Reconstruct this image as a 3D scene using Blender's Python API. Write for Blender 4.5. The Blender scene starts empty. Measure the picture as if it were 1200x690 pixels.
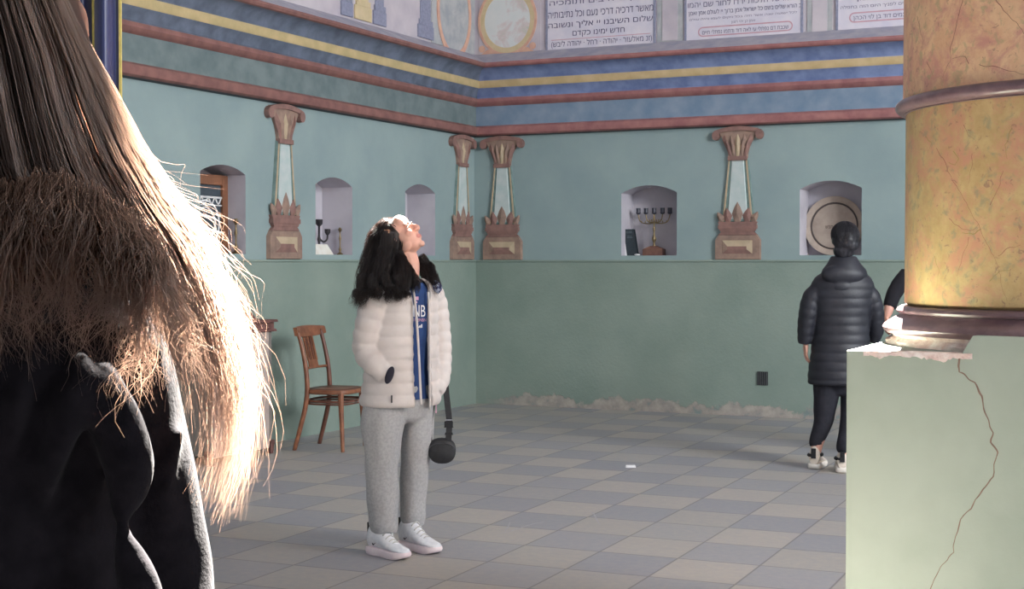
import bpy, bmesh, math, random
import numpy as np
from math import sin, cos, pi, radians, atan, tan, sqrt
from mathutils import Vector, Matrix, Quaternion, noise
from mathutils.geometry import tessellate_polygon
random.seed(7)
scene = bpy.context.scene
COL = scene.collection

# ------------------------------------------------------------------ camera geometry
FPX = 1700.0; HOR = 307.0; CAMH = 1.42; TH = radians(25.5)
PITCH = atan((345 - HOR) / FPX)
ZV = Vector((0, 0, 1))
RV = Vector((cos(TH), sin(TH), 0)); AV = Vector((-sin(TH), cos(TH), 0))
FW = AV * cos(PITCH) - ZV * sin(PITCH); UPV = AV * sin(PITCH) + ZV * cos(PITCH)
CAM = Vector((0, 0, CAMH))
def ray(px, py): return FW + RV * ((px - 600) / FPX) + UPV * ((345 - py) / FPX)
def at(px, py, D):
    d = ray(px, py); return CAM + d * (D / d.dot(AV))
def onZ(px, py, z=0.0):
    d = ray(px, py); return CAM + d * ((z - CAMH) / d.z)
def onX(px, py, x):
    d = ray(px, py); return CAM + d * (x / d.x)
def onY(px, py, y):
    d = ray(px, py); return CAM + d * (y / d.y)
def ldz(l, D, z): return RV * l + AV * D + ZV * z
CORNER = onZ(556, 472)
XL, YB = CORNER.x, CORNER.y

# ------------------------------------------------------------------ object helpers
BASE = {}
def tag(o, label=None, cat=None, group=None, kind=None):
    if label: o['label'] = label
    if cat: o['category'] = cat
    if group: o['group'] = group
    if kind: o['kind'] = kind
    return o
def link(o, parent, base):
    COL.objects.link(o)
    if parent is not None:
        o.parent = parent; b = BASE[parent.name]
    else:
        b = base; o.location = base
    BASE[o.name] = b.copy()
    return o
def mk(name, bm, mats, parent=None, base=None, smooth=False, angle=None):
    if isinstance(bm, bpy.types.Mesh): me = bm; me.name = name
    else:
        bmesh.ops.recalc_face_normals(bm, faces=bm.faces[:])
        me = bpy.data.meshes.new(name); bm.to_mesh(me); bm.free()
    if not isinstance(mats, (list, tuple)): mats = [mats]
    if len(me.materials): me.materials.clear()
    for m in mats: me.materials.append(m)
    if smooth:
        me.polygons.foreach_set('use_smooth', [True] * len(me.polygons))
        if angle: me.set_sharp_from_angle(angle=radians(angle))
    if parent is not None: b = BASE[parent.name]
    else:
        if base is None:
            xs = [v.co for v in me.vertices]
            lo = [min(c[i] for c in xs) for i in range(3)]; hi = [max(c[i] for c in xs) for i in range(3)]
            base = Vector(((lo[0] + hi[0]) / 2, (lo[1] + hi[1]) / 2, lo[2]))
        b = base
    me.transform(Matrix.Translation(-b)); me.update()
    o = bpy.data.objects.new(name, me)
    return link(o, parent, b)
def empty(name, base, label, cat, group=None, kind=None):
    o = bpy.data.objects.new(name, None); o.empty_display_size = 0.1
    link(o, None, Vector(base)); return tag(o, label, cat, group, kind)
def structure(o): o['kind'] = 'structure'; return o

def B(): return bmesh.new()
def face(bm, pts, mi=0):
    f = bm.faces.new([bm.verts.new(p) for p in pts]); f.material_index = mi; return f
def hexa(bm, p, mi=0):
    """p: 4 bottom pts, 4 top pts"""
    v = [bm.verts.new(q) for q in p]
    for idx in ((0,1,2,3),(4,5,6,7),(0,1,5,4),(1,2,6,5),(2,3,7,6),(3,0,4,7)):
        f = bm.faces.new([v[i] for i in idx]); f.material_index = mi
    return v
def box(bm, c, ax, ay, az, mi=0):
    """c centre; ax, ay, az half-extent vectors"""
    c, ax, ay, az = Vector(c), Vector(ax), Vector(ay), Vector(az)
    return hexa(bm, [c-ax-ay-az, c+ax-ay-az, c+ax+ay-az, c-ax+ay-az, c-ax-ay+az, c+ax-ay+az, c+ax+ay+az, c-ax+ay+az], mi)
def abox(bm, x0, x1, y0, y1, z0, z1, mi=0):
    return hexa(bm, [(x0,y0,z0),(x1,y0,z0),(x1,y1,z0),(x0,y1,z0),(x0,y0,z1),(x1,y0,z1),(x1,y1,z1),(x0,y1,z1)], mi)
def bevel(bm, w, seg=2):
    bmesh.ops.remove_doubles(bm, verts=bm.verts[:], dist=1e-5)
    bmesh.ops.bevel(bm, geom=bm.edges[:], offset=w, segments=seg, profile=0.5, affect='EDGES', clamp_overlap=True)
def loft(bm, rings, closed=True, cap=True, mi=0):
    vs = [[bm.verts.new(p) for p in r] for r in rings]
    n = len(rings[0])
    for a, b in zip(vs, vs[1:]):
        for i in range(n if closed else n - 1):
            j = (i + 1) % n
            try:
                f = bm.faces.new((a[i], a[j], b[j], b[i])); f.material_index = mi
            except ValueError: pass
    if cap and closed:
        for r in (vs[0], vs[-1]):
            try:
                f = bm.faces.new(r); f.material_index = mi
            except ValueError: pass
    return vs
def ellr(c, U, V, n=24, e=1.0):
    out = []
    for i in range(n):
        a = 2 * pi * i / n; s, k = sin(a), cos(a)
        s = math.copysign(abs(s) ** e, s); k = math.copysign(abs(k) ** e, k)
        out.append(Vector(c) + U * s + V * k)
    return out
def crm(pts, n):
    """Catmull-Rom resample of equal-length tuples / vectors to n points"""
    m = len(pts) - 1; out = []
    for k in range(n):
        t = k / (n - 1) * m; i = min(int(t), m - 1); u = t - i
        p0 = pts[max(i-1, 0)]; p1 = pts[i]; p2 = pts[i+1]; p3 = pts[min(i+2, m)]
        q = []
        for a, b, c, d in zip(p0, p1, p2, p3):
            q.append(0.5 * ((2*b) + (-a + c)*u + (2*a - 5*b + 4*c - d)*u*u + (-a + 3*b - 3*c + d)*u*u*u))
        out.append(q)
    return out
def frames(pts):
    """parallel-transport frames"""
    n = len(pts); T = []
    for i in range(n):
        t = (pts[min(i+1, n-1)] - pts[max(i-1, 0)])
        T.append(t.normalized() if t.length > 1e-9 else Vector((0,0,1)))
    u = T[0].orthogonal().normalized(); fr = []
    for i in range(n):
        u = (u - T[i] * u.dot(T[i]))
        u = u.normalized() if u.length > 1e-6 else T[i].orthogonal().normalized()
        fr.append((u, T[i].cross(u)))
    return fr
def tube(bm, pts, rad, n=10, mi=0, steps=None, mod=None):
    """rounded tube through pts; rad number or list"""
    if not isinstance(rad, (list, tuple)): rad = [rad] * len(pts)
    q = [tuple(p) + (r,) for p, r in zip(pts, rad)]
    if steps: q = crm(q, steps)
    P = [Vector(x[:3]) for x in q]; Rr = [max(x[3], 1e-4) for x in q]
    fr = frames(P); rings = []
    L = 0
    for i, (p, r) in enumerate(zip(P, Rr)):
        if i: L += (P[i] - P[i-1]).length
        if mod: r = mod(r, L)
        rings.append(ellr(p, fr[i][0] * r, fr[i][1] * r, n))
    return loft(bm, rings, mi=mi)
def ellipsoid(bm, c, ax, ay, az, n=16, m=10, mi=0):
    c, ax, ay, az = Vector(c), Vector(ax), Vector(ay), Vector(az)
    rings = []
    for j in range(1, m):
        t = pi * j / m
        rings.append([c + az * cos(t) + (ax * cos(2*pi*i/n) + ay * sin(2*pi*i/n)) * sin(t) for i in range(n)])
    vs = loft(bm, rings, cap=False, mi=mi)
    for r, p in ((vs[0], c + az), (vs[-1], c - az)):
        v = bm.verts.new(p)
        for i in range(n):
            f = bm.faces.new((r[i], r[(i+1) % n], v)); f.material_index = mi
def lathe(bm, o, prof, n=48, mi=0, axis=None, cap=True):
    o = Vector(o)
    Z = Vector(axis).normalized() if axis is not None else ZV
    X = Vector((1,0,0)) if axis is None else Z.orthogonal().normalized(); Y = Z.cross(X)
    rings = [[o + Z * z + (X * cos(2*pi*i/n) + Y * sin(2*pi*i/n)) * max(r, 1e-4) for i in range(n)] for r, z in prof]
    return loft(bm, rings, mi=mi, cap=cap)
def prism(bm, pts, vec, mi=0):
    vec = Vector(vec); pts = [Vector(p) for p in pts]
    loft(bm, [pts, [p + vec for p in pts]], mi=mi)
def remesh(bm, voxel, smooth=2, fac=0.5, dec=None):
    bmesh.ops.recalc_face_normals(bm, faces=bm.faces[:])
    me = bpy.data.meshes.new('tmp'); bm.to_mesh(me); bm.free()
    o = bpy.data.objects.new('tmp', me); COL.objects.link(o)
    m = o.modifiers.new('r', 'REMESH'); m.mode = 'VOXEL'; m.voxel_size = voxel
    if smooth:
        s = o.modifiers.new('s', 'SMOOTH'); s.iterations = smooth; s.factor = fac
    dg = bpy.context.evaluated_depsgraph_get(); dg.update()
    out = bpy.data.meshes.new_from_object(o.evaluated_get(dg))
    bpy.data.objects.remove(o); bpy.data.meshes.remove(me)
    return out
def strands(polys, r0, r1, parent, name, mat, taper=0.35):
    V = []; Fc = []
    for P, sc in polys:
        fr = frames(P); n = len(P); b = len(V)
        for i, p in enumerate(P):
            t = i / (n - 1); r = (r0 + (r1 - r0) * t) * sc
            if t > 1 - taper: r *= max(0.12, (1 - t) / taper)
            u, w = fr[i]
            V.append(p + u * r); V.append(p - u * (r*.5) + w * (r*.866)); V.append(p - u * (r*.5) - w * (r*.866))
        for i in range(n - 1):
            a = b + 3*i
            for k in range(3):
                k2 = (k + 1) % 3
                Fc.append((a + k, a + k2, a + 3 + k2, a + 3 + k))
    me = bpy.data.meshes.new(name); me.from_pydata(V, [], Fc); me.update()
    return mk(name, me, mat, parent=parent, smooth=True)

def at_np(x, y, D):
    """vectorised at()"""
    d = np.array(FW)[None] + np.array(RV)[None] * ((x - 600) / FPX)[:, None] + np.array(UPV)[None] * ((345 - y) / FPX)[:, None]
    return np.array(CAM)[None] + d * (D / (d @ np.array(AV)))[:, None]
def strands_np(P, sc, r0, r1, parent, name, mat, taper=.35):
    """P: (strands, points, 3) array; sc: (strands,)"""
    S_, n, _ = P.shape
    T = np.gradient(P, axis=1); T /= np.linalg.norm(T, axis=2, keepdims=True) + 1e-12
    ref = np.array(AV) * .93 + np.array([.2, .1, .3]); U = np.cross(T, ref[None, None]); U /= np.linalg.norm(U, axis=2, keepdims=True) + 1e-12
    W = np.cross(T, U); t = np.linspace(0, 1, n)
    r = (r0 + (r1 - r0) * t) * np.where(t > 1 - taper, np.maximum(.12, (1 - t) / taper), 1)
    r = (sc[:, None] * r[None])[..., None]
    V = np.stack([P + U*r, P - U*r*.5 + W*r*.866, P - U*r*.5 - W*r*.866], axis=2).reshape(-1, 3)
    a = (np.arange(S_)[:, None] * n + np.arange(n - 1)[None]).reshape(-1) * 3
    F_ = np.concatenate([np.stack([a + k, a + (k+1) % 3, a + 3 + (k+1) % 3, a + 3 + k], axis=1) for k in range(3)])
    me = bpy.data.meshes.new(name); me.vertices.add(len(V)); me.vertices.foreach_set('co', V.reshape(-1))
    me.loops.add(F_.size); me.loops.foreach_set('vertex_index', F_.reshape(-1).astype(np.int32))
    me.polygons.add(len(F_)); me.polygons.foreach_set('loop_start', np.arange(0, F_.size, 4, dtype=np.int32))
    me.update(calc_edges=True); me.validate()
    return mk(name, me, mat, parent=parent, smooth=True)

# ------------------------------------------------------------------ materials
def lin(c):
    return tuple((x/255/12.92 if x/255 <= .04045 else ((x/255 + .055)/1.055) ** 2.4) for x in c) + (1,)
def nodes_of(name):
    m = bpy.data.materials.new(name); m.use_nodes = True
    nt = m.node_tree; return m, nt, nt.nodes['Principled BSDF']
def N(nt, t, **kw):
    n = nt.nodes.new(t)
    for k, v in kw.items(): setattr(n, k, v)
    return n
def mixc(nt, fac, a, b, mode='MIX'):
    n = N(nt, 'ShaderNodeMix', data_type='RGBA', blend_type=mode)
    for s, v in ((n.inputs[0], fac), (n.inputs[6], a), (n.inputs[7], b)):
        if isinstance(v, (int, float, tuple)): s.default_value = v
        else: nt.links.new(v, s)
    return n.outputs[2]
def ramp(nt, fac, stops):
    r = N(nt, 'ShaderNodeValToRGB'); nt.links.new(fac, r.inputs[0])
    e = r.color_ramp.elements
    while len(e) < len(stops): e.new(0.5)
    for el, (p, c) in zip(e, stops): el.position = p; el.color = c
    return r.outputs[0]
def noise_n(nt, scale, detail=4, rough=.55, vec=None, dist=0):
    n = N(nt, 'ShaderNodeTexNoise'); n.inputs['Scale'].default_value = scale
    n.inputs['Detail'].default_value = detail; n.inputs['Roughness'].default_value = rough; n.inputs['Distortion'].default_value = dist
    if vec is None:
        vec = pos(nt)
    nt.links.new(vec, n.inputs['Vector']); return n.outputs['Fac']
def pos(nt):
    g = N(nt, 'ShaderNodeNewGeometry'); return g.outputs['Position']
def math_n(nt, op, a, b=None, clamp=False):
    n = N(nt, 'ShaderNodeMath', operation=op, use_clamp=clamp)
    for s, v in zip(n.inputs, (a, b)):
        if v is None: continue
        if isinstance(v, (int, float)): s.default_value = v
        else: nt.links.new(v, s)
    return n.outputs[0]
def bump(nt, bsdf, h, strength=.2, dist=.01):
    b = N(nt, 'ShaderNodeBump'); b.inputs['Strength'].default_value = strength; b.inputs['Distance'].default_value = dist
    nt.links.new(h, b.inputs['Height']); nt.links.new(b.outputs[0], bsdf.inputs['Normal'])
def mottle(name, c1, c2, scale=6, rough=.8, lo=.35, hi=.65, bmp=0.0, bscale=None, metal=0, spec=.5, sheen=0):
    m, nt, b = nodes_of(name)
    f = noise_n(nt, scale)
    nt.links.new(ramp(nt, f, [(lo, c1), (hi, c2)]), b.inputs['Base Color'])
    b.inputs['Roughness'].default_value = rough; b.inputs['Metallic'].default_value = metal
    b.inputs['Specular IOR Level'].default_value = spec
    if sheen: b.inputs['Sheen Weight'].default_value = sheen
    if bmp: bump(nt, b, noise_n(nt, bscale or scale * 6), bmp)
    return m
def plain(name, c, rough=.6, var=.12, scale=40, **kw):
    c = tuple(c); d = tuple(max(0, x * (1 - var)) for x in c[:3]) + (1,); e = tuple(min(1, x * (1 + var)) for x in c[:3]) + (1,)
    return mottle(name, d, e, scale=scale, rough=rough, **kw)
SUNAZ = 17.0
SUN_E = 420.0; SKY_E = 1.0; EXPO = 0.0
# sun beams: l0, l1, D0, D1 at height z (metres in the camera's floor frame: l right, D ahead)
BEAMS = [(-.62, .04, 1.16, 1.9, 1.48), (-.81, -.528, 6.6, 7.195, 1.59), (.82, 1.32, 4.1, 5.1, 1.16)]
LAMPS = [('side_fill_light', (8.2, 6.4, 4.0), (-4, 6.5, 0.6), 2.4, 3.6, 330, (.95, .97, 1)),  # added fill lamps standing in for unseen windows, brightening walls and floor
         ('side_fill_light', (7.6, 4.2, 5.6), (-1.5, 13.5, 0.8), 2.6, 3.0, 1050, (.92, .96, 1))]
HG = [0, 0, (248,222,206), .48]
HN = (2200, 3000, 1050, 420); HR = .00037
# ------------------------------------------------------------------ room materials
G = 1.25
def alb(c, g=None):
    l = lin(c); g = g or G
    return tuple(min(.92, x * g) for x in l[:3]) + (1,)
M_UP = mottle('upper_wall_paint', alb((122,139,140)), alb((132,148,147)), scale=1.7, rough=.85, bmp=.08, bscale=60)
def dado_mat():
    m, nt, b = nodes_of('dado_paint')
    base = ramp(nt, noise_n(nt, 1.3, 5), [(.35, alb((113,128,119))), (.65, alb((126,139,130)))])
    p = pos(nt); sx = N(nt, 'ShaderNodeSeparateXYZ'); nt.links.new(p, sx.inputs[0])
    # peeling patches low on the back wall, damp greener streaks above
    n1 = noise_n(nt, 2.6, 6, .62); n2 = noise_n(nt, 9, 5, .6)
    hz = math_n(nt, 'MULTIPLY', sx.outputs[2], 2.3)
    s = math_n(nt, 'ADD', math_n(nt, 'MULTIPLY', n1, .9), math_n(nt, 'MULTIPLY', n2, .28))
    s = math_n(nt, 'SUBTRACT', s, hz)
    xm = N(nt, 'ShaderNodeMapRange'); xm.inputs[1].default_value = XL + .12; xm.inputs[2].default_value = XL + .4
    nt.links.new(sx.outputs[0], xm.inputs[0])
    fac = N(nt, 'ShaderNodeMapRange'); fac.inputs[1].default_value = .34; fac.inputs[2].default_value = .39
    nt.links.new(s, fac.inputs[0])
    fac = math_n(nt, 'MULTIPLY', fac.outputs[0], xm.outputs[0])
    pl = ramp(nt, n2, [(.36, alb((112,124,122))), (.45, alb((138,132,126))), (.65, alb((158,150,142)))])
    nt.links.new(mixc(nt, fac, base, pl), b.inputs['Base Color'])
    b.inputs['Roughness'].default_value = .8
    bump(nt, b, math_n(nt, 'SUBTRACT', noise_n(nt, 40), fac), .25, .01)
    return m
M_DADO = dado_mat()
M_NICHE = mottle('niche_whitewash', alb((164,160,168)), alb((178,174,180)), scale=4, rough=.9)
M_MURAL = mottle('faded_mural_plaster', alb((160,152,160)), alb((178,170,174)), scale=3, rough=.9, bmp=.06, bscale=50)
M_CEIL = plain('white_ceiling_plaster', (.7,.69,.66,1), .9)
M_CRED = mottle('cornice_red', alb((128,84,84)), alb((148,102,98)), scale=9, rough=.8)
M_CBLUE = mottle('cornice_blue', alb((88,101,136)), alb((114,127,160)), scale=7, rough=.8)
M_CYEL = mottle('cornice_yellow', alb((168,146,106)), alb((182,160,122)), scale=8, rough=.8)
M_CTEAL = mottle('cornice_teal_frieze', alb((96,116,136)), alb((118,132,148)), scale=5, rough=.85)
M_CGREY = mottle('cornice_grey_edge', alb((150,146,154)), alb((132,132,146)), scale=8, rough=.9)
def floor_mat():
    m, nt, b = nodes_of('stone_tile_floor')
    p = pos(nt)
    mp = N(nt, 'ShaderNodeMapping'); mp.inputs['Rotation'].default_value = (0, 0, radians(-1.5)); mp.inputs['Location'].default_value = (TX, TY, 0)
    nt.links.new(p, mp.inputs[0])
    sc = N(nt, 'ShaderNodeVectorMath', operation='MULTIPLY'); sc.inputs[1].default_value = (1/.40, 1/.44, 0)
    nt.links.new(mp.outputs[0], sc.inputs[0])
    fl = N(nt, 'ShaderNodeVectorMath', operation='FLOOR'); nt.links.new(sc.outputs[0], fl.inputs[0])
    fr = N(nt, 'ShaderNodeVectorMath', operation='FRACTION'); nt.links.new(sc.outputs[0], fr.inputs[0])
    wn = N(nt, 'ShaderNodeTexWhiteNoise', noise_dimensions='2D'); nt.links.new(fl.outputs[0], wn.inputs['Vector'])
    sx = N(nt, 'ShaderNodeSeparateXYZ'); nt.links.new(fl.outputs[0], sx.inputs[0])
    par = math_n(nt, 'PINGPONG', math_n(nt, 'ADD', sx.outputs[0], sx.outputs[1]), 1)
    v = math_n(nt, 'ADD', math_n(nt, 'MULTIPLY', par, .5), math_n(nt, 'MULTIPLY', wn.outputs[0], .5))
    col = ramp(nt, v, [(.08, FC[0]), (.42, FC[1]), (.6, FC[2]), (.95, FC[3])])
    dirt = noise_n(nt, 5, 6, .6); fine = noise_n(nt, 22, 5, .7)
    col = mixc(nt, math_n(nt, 'MULTIPLY', dirt, .45), col, FC[4])
    col = mixc(nt, .35, col, ramp(nt, fine, [(.3, FC[0]), (.7, FC[3])]), 'MIX')
    f2 = N(nt, 'ShaderNodeSeparateXYZ'); nt.links.new(fr.outputs[0], f2.inputs[0])
    ex = math_n(nt, 'MINIMUM', f2.outputs[0], math_n(nt, 'SUBTRACT', 1, f2.outputs[0]))
    ey = math_n(nt, 'MINIMUM', f2.outputs[1], math_n(nt, 'SUBTRACT', 1, f2.outputs[1]))
    e = math_n(nt, 'MINIMUM', ex, ey)
    mr = N(nt, 'ShaderNodeMapRange'); mr.inputs[1].default_value = .006; mr.inputs[2].default_value = .016
    nt.links.new(e, mr.inputs[0])
    gro = math_n(nt, 'SUBTRACT', 1, mr.outputs[0])
    col = mixc(nt, math_n(nt, 'MULTIPLY', gro, .55), col, alb((70,66,66)))
    nt.links.new(col, b.inputs['Base Color'])
    rg = N(nt, 'ShaderNodeMapRange'); rg.inputs[3].default_value = .42; rg.inputs[4].default_value = .62
    nt.links.new(fine, rg.inputs[0]); nt.links.new(rg.outputs[0], b.inputs['Roughness'])
    bump(nt, b, math_n(nt, 'SUBTRACT', fine, math_n(nt, 'MULTIPLY', gro, 2)), .15, .004)
    return m
TX, TY = 0.09, -.05
FC = [alb((110,112,122),1.58), alb((126,126,131),1.58), alb((139,135,127),1.58), alb((153,146,136),1.58), alb((118,115,115),1.58)]
M_FLOOR = floor_mat()

# ------------------------------------------------------------------ room shell
ZC = 7.5
XR, YN = 8.5, -4.0
bm = B(); abox(bm, XL - .5, XR, YN, YB + .5, -.2, 0)
structure(mk('floor', bm, M_FLOOR, base=Vector((0, 6, 0))))
ZL = onX(556, 305, XL).z      # ledge height
ZMUR = 3.1
DADO = .035
def arch(s0, s1, z0, zs, zt, n=14):
    """outline of a niche: bottom-left, bottom-right, then the segmental arch"""
    c = (s0 + s1) / 2; w = (s1 - s0) / 2; h = zt - zs
    rad = (w*w + h*h) / (2*h); a = math.asin(min(1, w / rad)); cz = zt - rad
    return [(s0, z0), (s1, z0)] + [(c + rad * sin(a - 2*a*i/n), cz + rad * cos(a - 2*a*i/n)) for i in range(n + 1)]
def wall(name, fn, s0, s1, niches, ztop):
    """fn(s, z, depth) -> world point; niches: (outline, depth, splay)"""
    bm = B()
    def tess(loops, mi):
        flat = [p for l in loops for p in l]
        vs = [bm.verts.new(fn(p[0], p[1], 0)) for p in flat]
        for t in tessellate_polygon([[Vector((p[0], p[1], 0)) for p in l] for l in loops]):
            try:
                f = bm.faces.new([vs[i] for i in t]); f.material_index = mi
            except ValueError: pass
    tess([[(s0, ZL - .06), (s1, ZL - .06), (s1, ZMUR), (s0, ZMUR)]] + [n[0] for n in niches], 0)
    tess([[(s0, ZMUR), (s1, ZMUR), (s1, ztop), (s0, ztop)]], 3)
    # dado slab, standing a little proud, with a ledge on top
    for q, mi in (([(s0, 0, -DADO), (s1, 0, -DADO), (s1, ZL - .012, -DADO), (s0, ZL - .012, -DADO)], 1),
                  ([(s0, ZL - .012, -DADO), (s1, ZL - .012, -DADO), (s1, ZL - .012, -DADO - .012), (s0, ZL - .012, -DADO - .012)], 1),
                  ([(s0, ZL - .012, -DADO - .012), (s1, ZL - .012, -DADO - .012), (s1, ZL + .004, -DADO - .008), (s0, ZL + .004, -DADO - .008)], 1),
                  ([(s0, ZL + .004, -DADO - .008), (s1, ZL + .004, -DADO - .008), (s1, ZL + .004, 0), (s0, ZL + .004, 0)], 1)):
        face(bm, [fn(*p) for p in q], mi)
    for out, dep, spl in niches:
        n = len(out); cx = sum(p[0] for p in out[:2]) / 2
        back = [(cx + (p[0] - cx) * spl, p[1]) for p in out]
        for i in range(n):
            j = (i + 1) % n
            face(bm, [fn(*out[i], 0), fn(*out[j], 0), fn(*back[j], dep), fn(*back[i], dep)], 2)
        face(bm, [fn(*p, dep) for p in back], 2)
    bmesh.ops.remove_doubles(bm, verts=bm.verts[:], dist=1e-5)
    return bm
MW = [M_UP, M_DADO, M_NICHE, M_MURAL]
fnL = lambda s, z, d: Vector((XL - d, s, z))
fnB = lambda s, z, d: Vector((s, YB + d, z))
def nicheL(x0, x1, yb, ys, yt):
    a, b_ = onX(x0, yb, XL), onX(x1, yb, XL); c = onX((x0+x1)/2, yt, XL)
    zs = (onX(x0, ys, XL).z + onX(x1, ys + 3, XL).z) / 2
    return arch(a.y, b_.y, ZN, zs, c.z)
def nicheB(x0, x1, yb, ys, yt):
    a, b_ = onY(x0, yb, YB), onY(x1, yb, YB); c = onY((x0+x1)/2, yt, YB)
    return arch(a.x, b_.x, ZN, onY((x0+x1)/2, ys, YB).z, c.z)
ZN = ZL + .045                 # niche sills
N1 = nicheL(235, 288, 300, 201, 193); N2 = nicheL(370, 413, 301, 216, 208); N3 = nicheL(475, 510, 301, 224, 216)
N4 = nicheB(728, 793, 297, 226, 217); N5 = nicheB(937, 1009.5, 294, 221, 211.5)
ND = .30
def flat_mesh(bm):
    me = bpy.data.meshes.new('w'); bm.to_mesh(me); bm.free(); return me
wl = structure(mk('wall_left', flat_mesh(wall('wall_left', fnL, YN, YB, [(N1, ND, 1), (N2, ND, .96), (N3, ND, .96)], ZC)), MW, base=Vector((XL, 5, 0))))
wb = structure(mk('wall_back', flat_mesh(wall('wall_back', fnB, XL, XR, [(N4, ND, .97), (N5, ND, .97)], ZC)), MW, base=Vector((0, YB, 0))))

# cornice (profile: p = projection from wall, z) -- same section mitred into the corner
def zb(y, p=0): return onY(702, y, YB - p).z
PROF = [(.0, zb(155), 0), (.05, zb(153.6,.05), 4), (.075, zb(151.5,.07), 0), (.085, zb(147.5,.08), 0), (.075, zb(143.5,.07), 0), (.045, zb(141.5,.045), 0),
        (.04, zb(140,.04), 3), (.04, zb(118,.04), 3), (.065, zb(116,.06), 0), (.08, zb(112,.08), 0), (.075, zb(108,.08), 0),
        (.06, zb(106.5,.06), 1), (.075, zb(100,.07), 1), (.105, zb(95.5,.1), 1), (.11, zb(94,.11), 2), (.115, zb(86.5,.115), 2),
        (.11, zb(85.5,.11), 1), (.125, zb(80,.125), 1), (.165, zb(74,.165), 1), (.215, zb(70.7,.215), 1), (.235, zb(69.5,.235), 0), (.245, zb(67,.245), 0), (.235, zb(64.5,.235), 0),
        (.16, zb(61,.16), 5), (.0, zb(54,.0), 5)]
CM = [M_CRED, M_CBLUE, M_CYEL, M_CTEAL, plain('cornice_shadow_line', alb((60,66,70)), .9), M_CGREY]  # dark strip under the lowest moulding paints in its shadow line
ZCB = PROF[0][1]
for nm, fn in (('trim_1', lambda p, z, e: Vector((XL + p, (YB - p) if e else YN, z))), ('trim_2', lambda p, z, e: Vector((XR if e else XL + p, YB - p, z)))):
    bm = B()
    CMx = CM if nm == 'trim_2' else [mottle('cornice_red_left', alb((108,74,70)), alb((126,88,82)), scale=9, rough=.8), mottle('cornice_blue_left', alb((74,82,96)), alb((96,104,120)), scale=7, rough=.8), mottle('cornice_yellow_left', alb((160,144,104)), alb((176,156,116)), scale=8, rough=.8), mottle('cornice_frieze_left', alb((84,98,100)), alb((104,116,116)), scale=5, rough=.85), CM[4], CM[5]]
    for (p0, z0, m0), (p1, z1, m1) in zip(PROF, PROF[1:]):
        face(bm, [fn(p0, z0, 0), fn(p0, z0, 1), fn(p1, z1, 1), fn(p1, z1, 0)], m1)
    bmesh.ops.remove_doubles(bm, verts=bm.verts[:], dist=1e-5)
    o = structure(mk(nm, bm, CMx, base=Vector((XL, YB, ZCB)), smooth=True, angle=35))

# ------------------------------------------------------------------ ceiling, with unseen openings added to shape the sun beams
SUN_EL, SUN_AZ = radians(48), radians(SUNAZ)
_h = AV * cos(SUN_AZ) + RV * sin(SUN_AZ)
TOSUN = (_h * cos(SUN_EL) + ZV * sin(SUN_EL)).normalized()
def hole(l0, l1, D0, D1, z):
    """opening whose beam covers the rectangle (l, D) at height z"""
    out = []
    for l, D in ((l0, D0), (l1, D0), (l1, D1), (l0, D1)):
        p = ldz(l, D, z); out.append(p + TOSUN * ((ZC - z) / TOSUN.z))
    return out
HOLES = [hole(*h) for h in BEAMS]
bm = B()
outer = [Vector((XL - .5, YN, 0)), Vector((XR, YN, 0)), Vector((XR, YB + .5, 0)), Vector((XL - .5, YB + .5, 0))]
loops = [outer] + [[Vector((p.x, p.y, 0)) for p in h] for h in HOLES]
flat = [p for l in loops for p in l]
vs = [bm.verts.new((p.x, p.y, ZC)) for p in flat]
for t in tessellate_polygon(loops): bm.faces.new([vs[i] for i in t])
structure(mk('ceiling', bm, M_CEIL, base=Vector((0, 6, ZC))))
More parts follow.
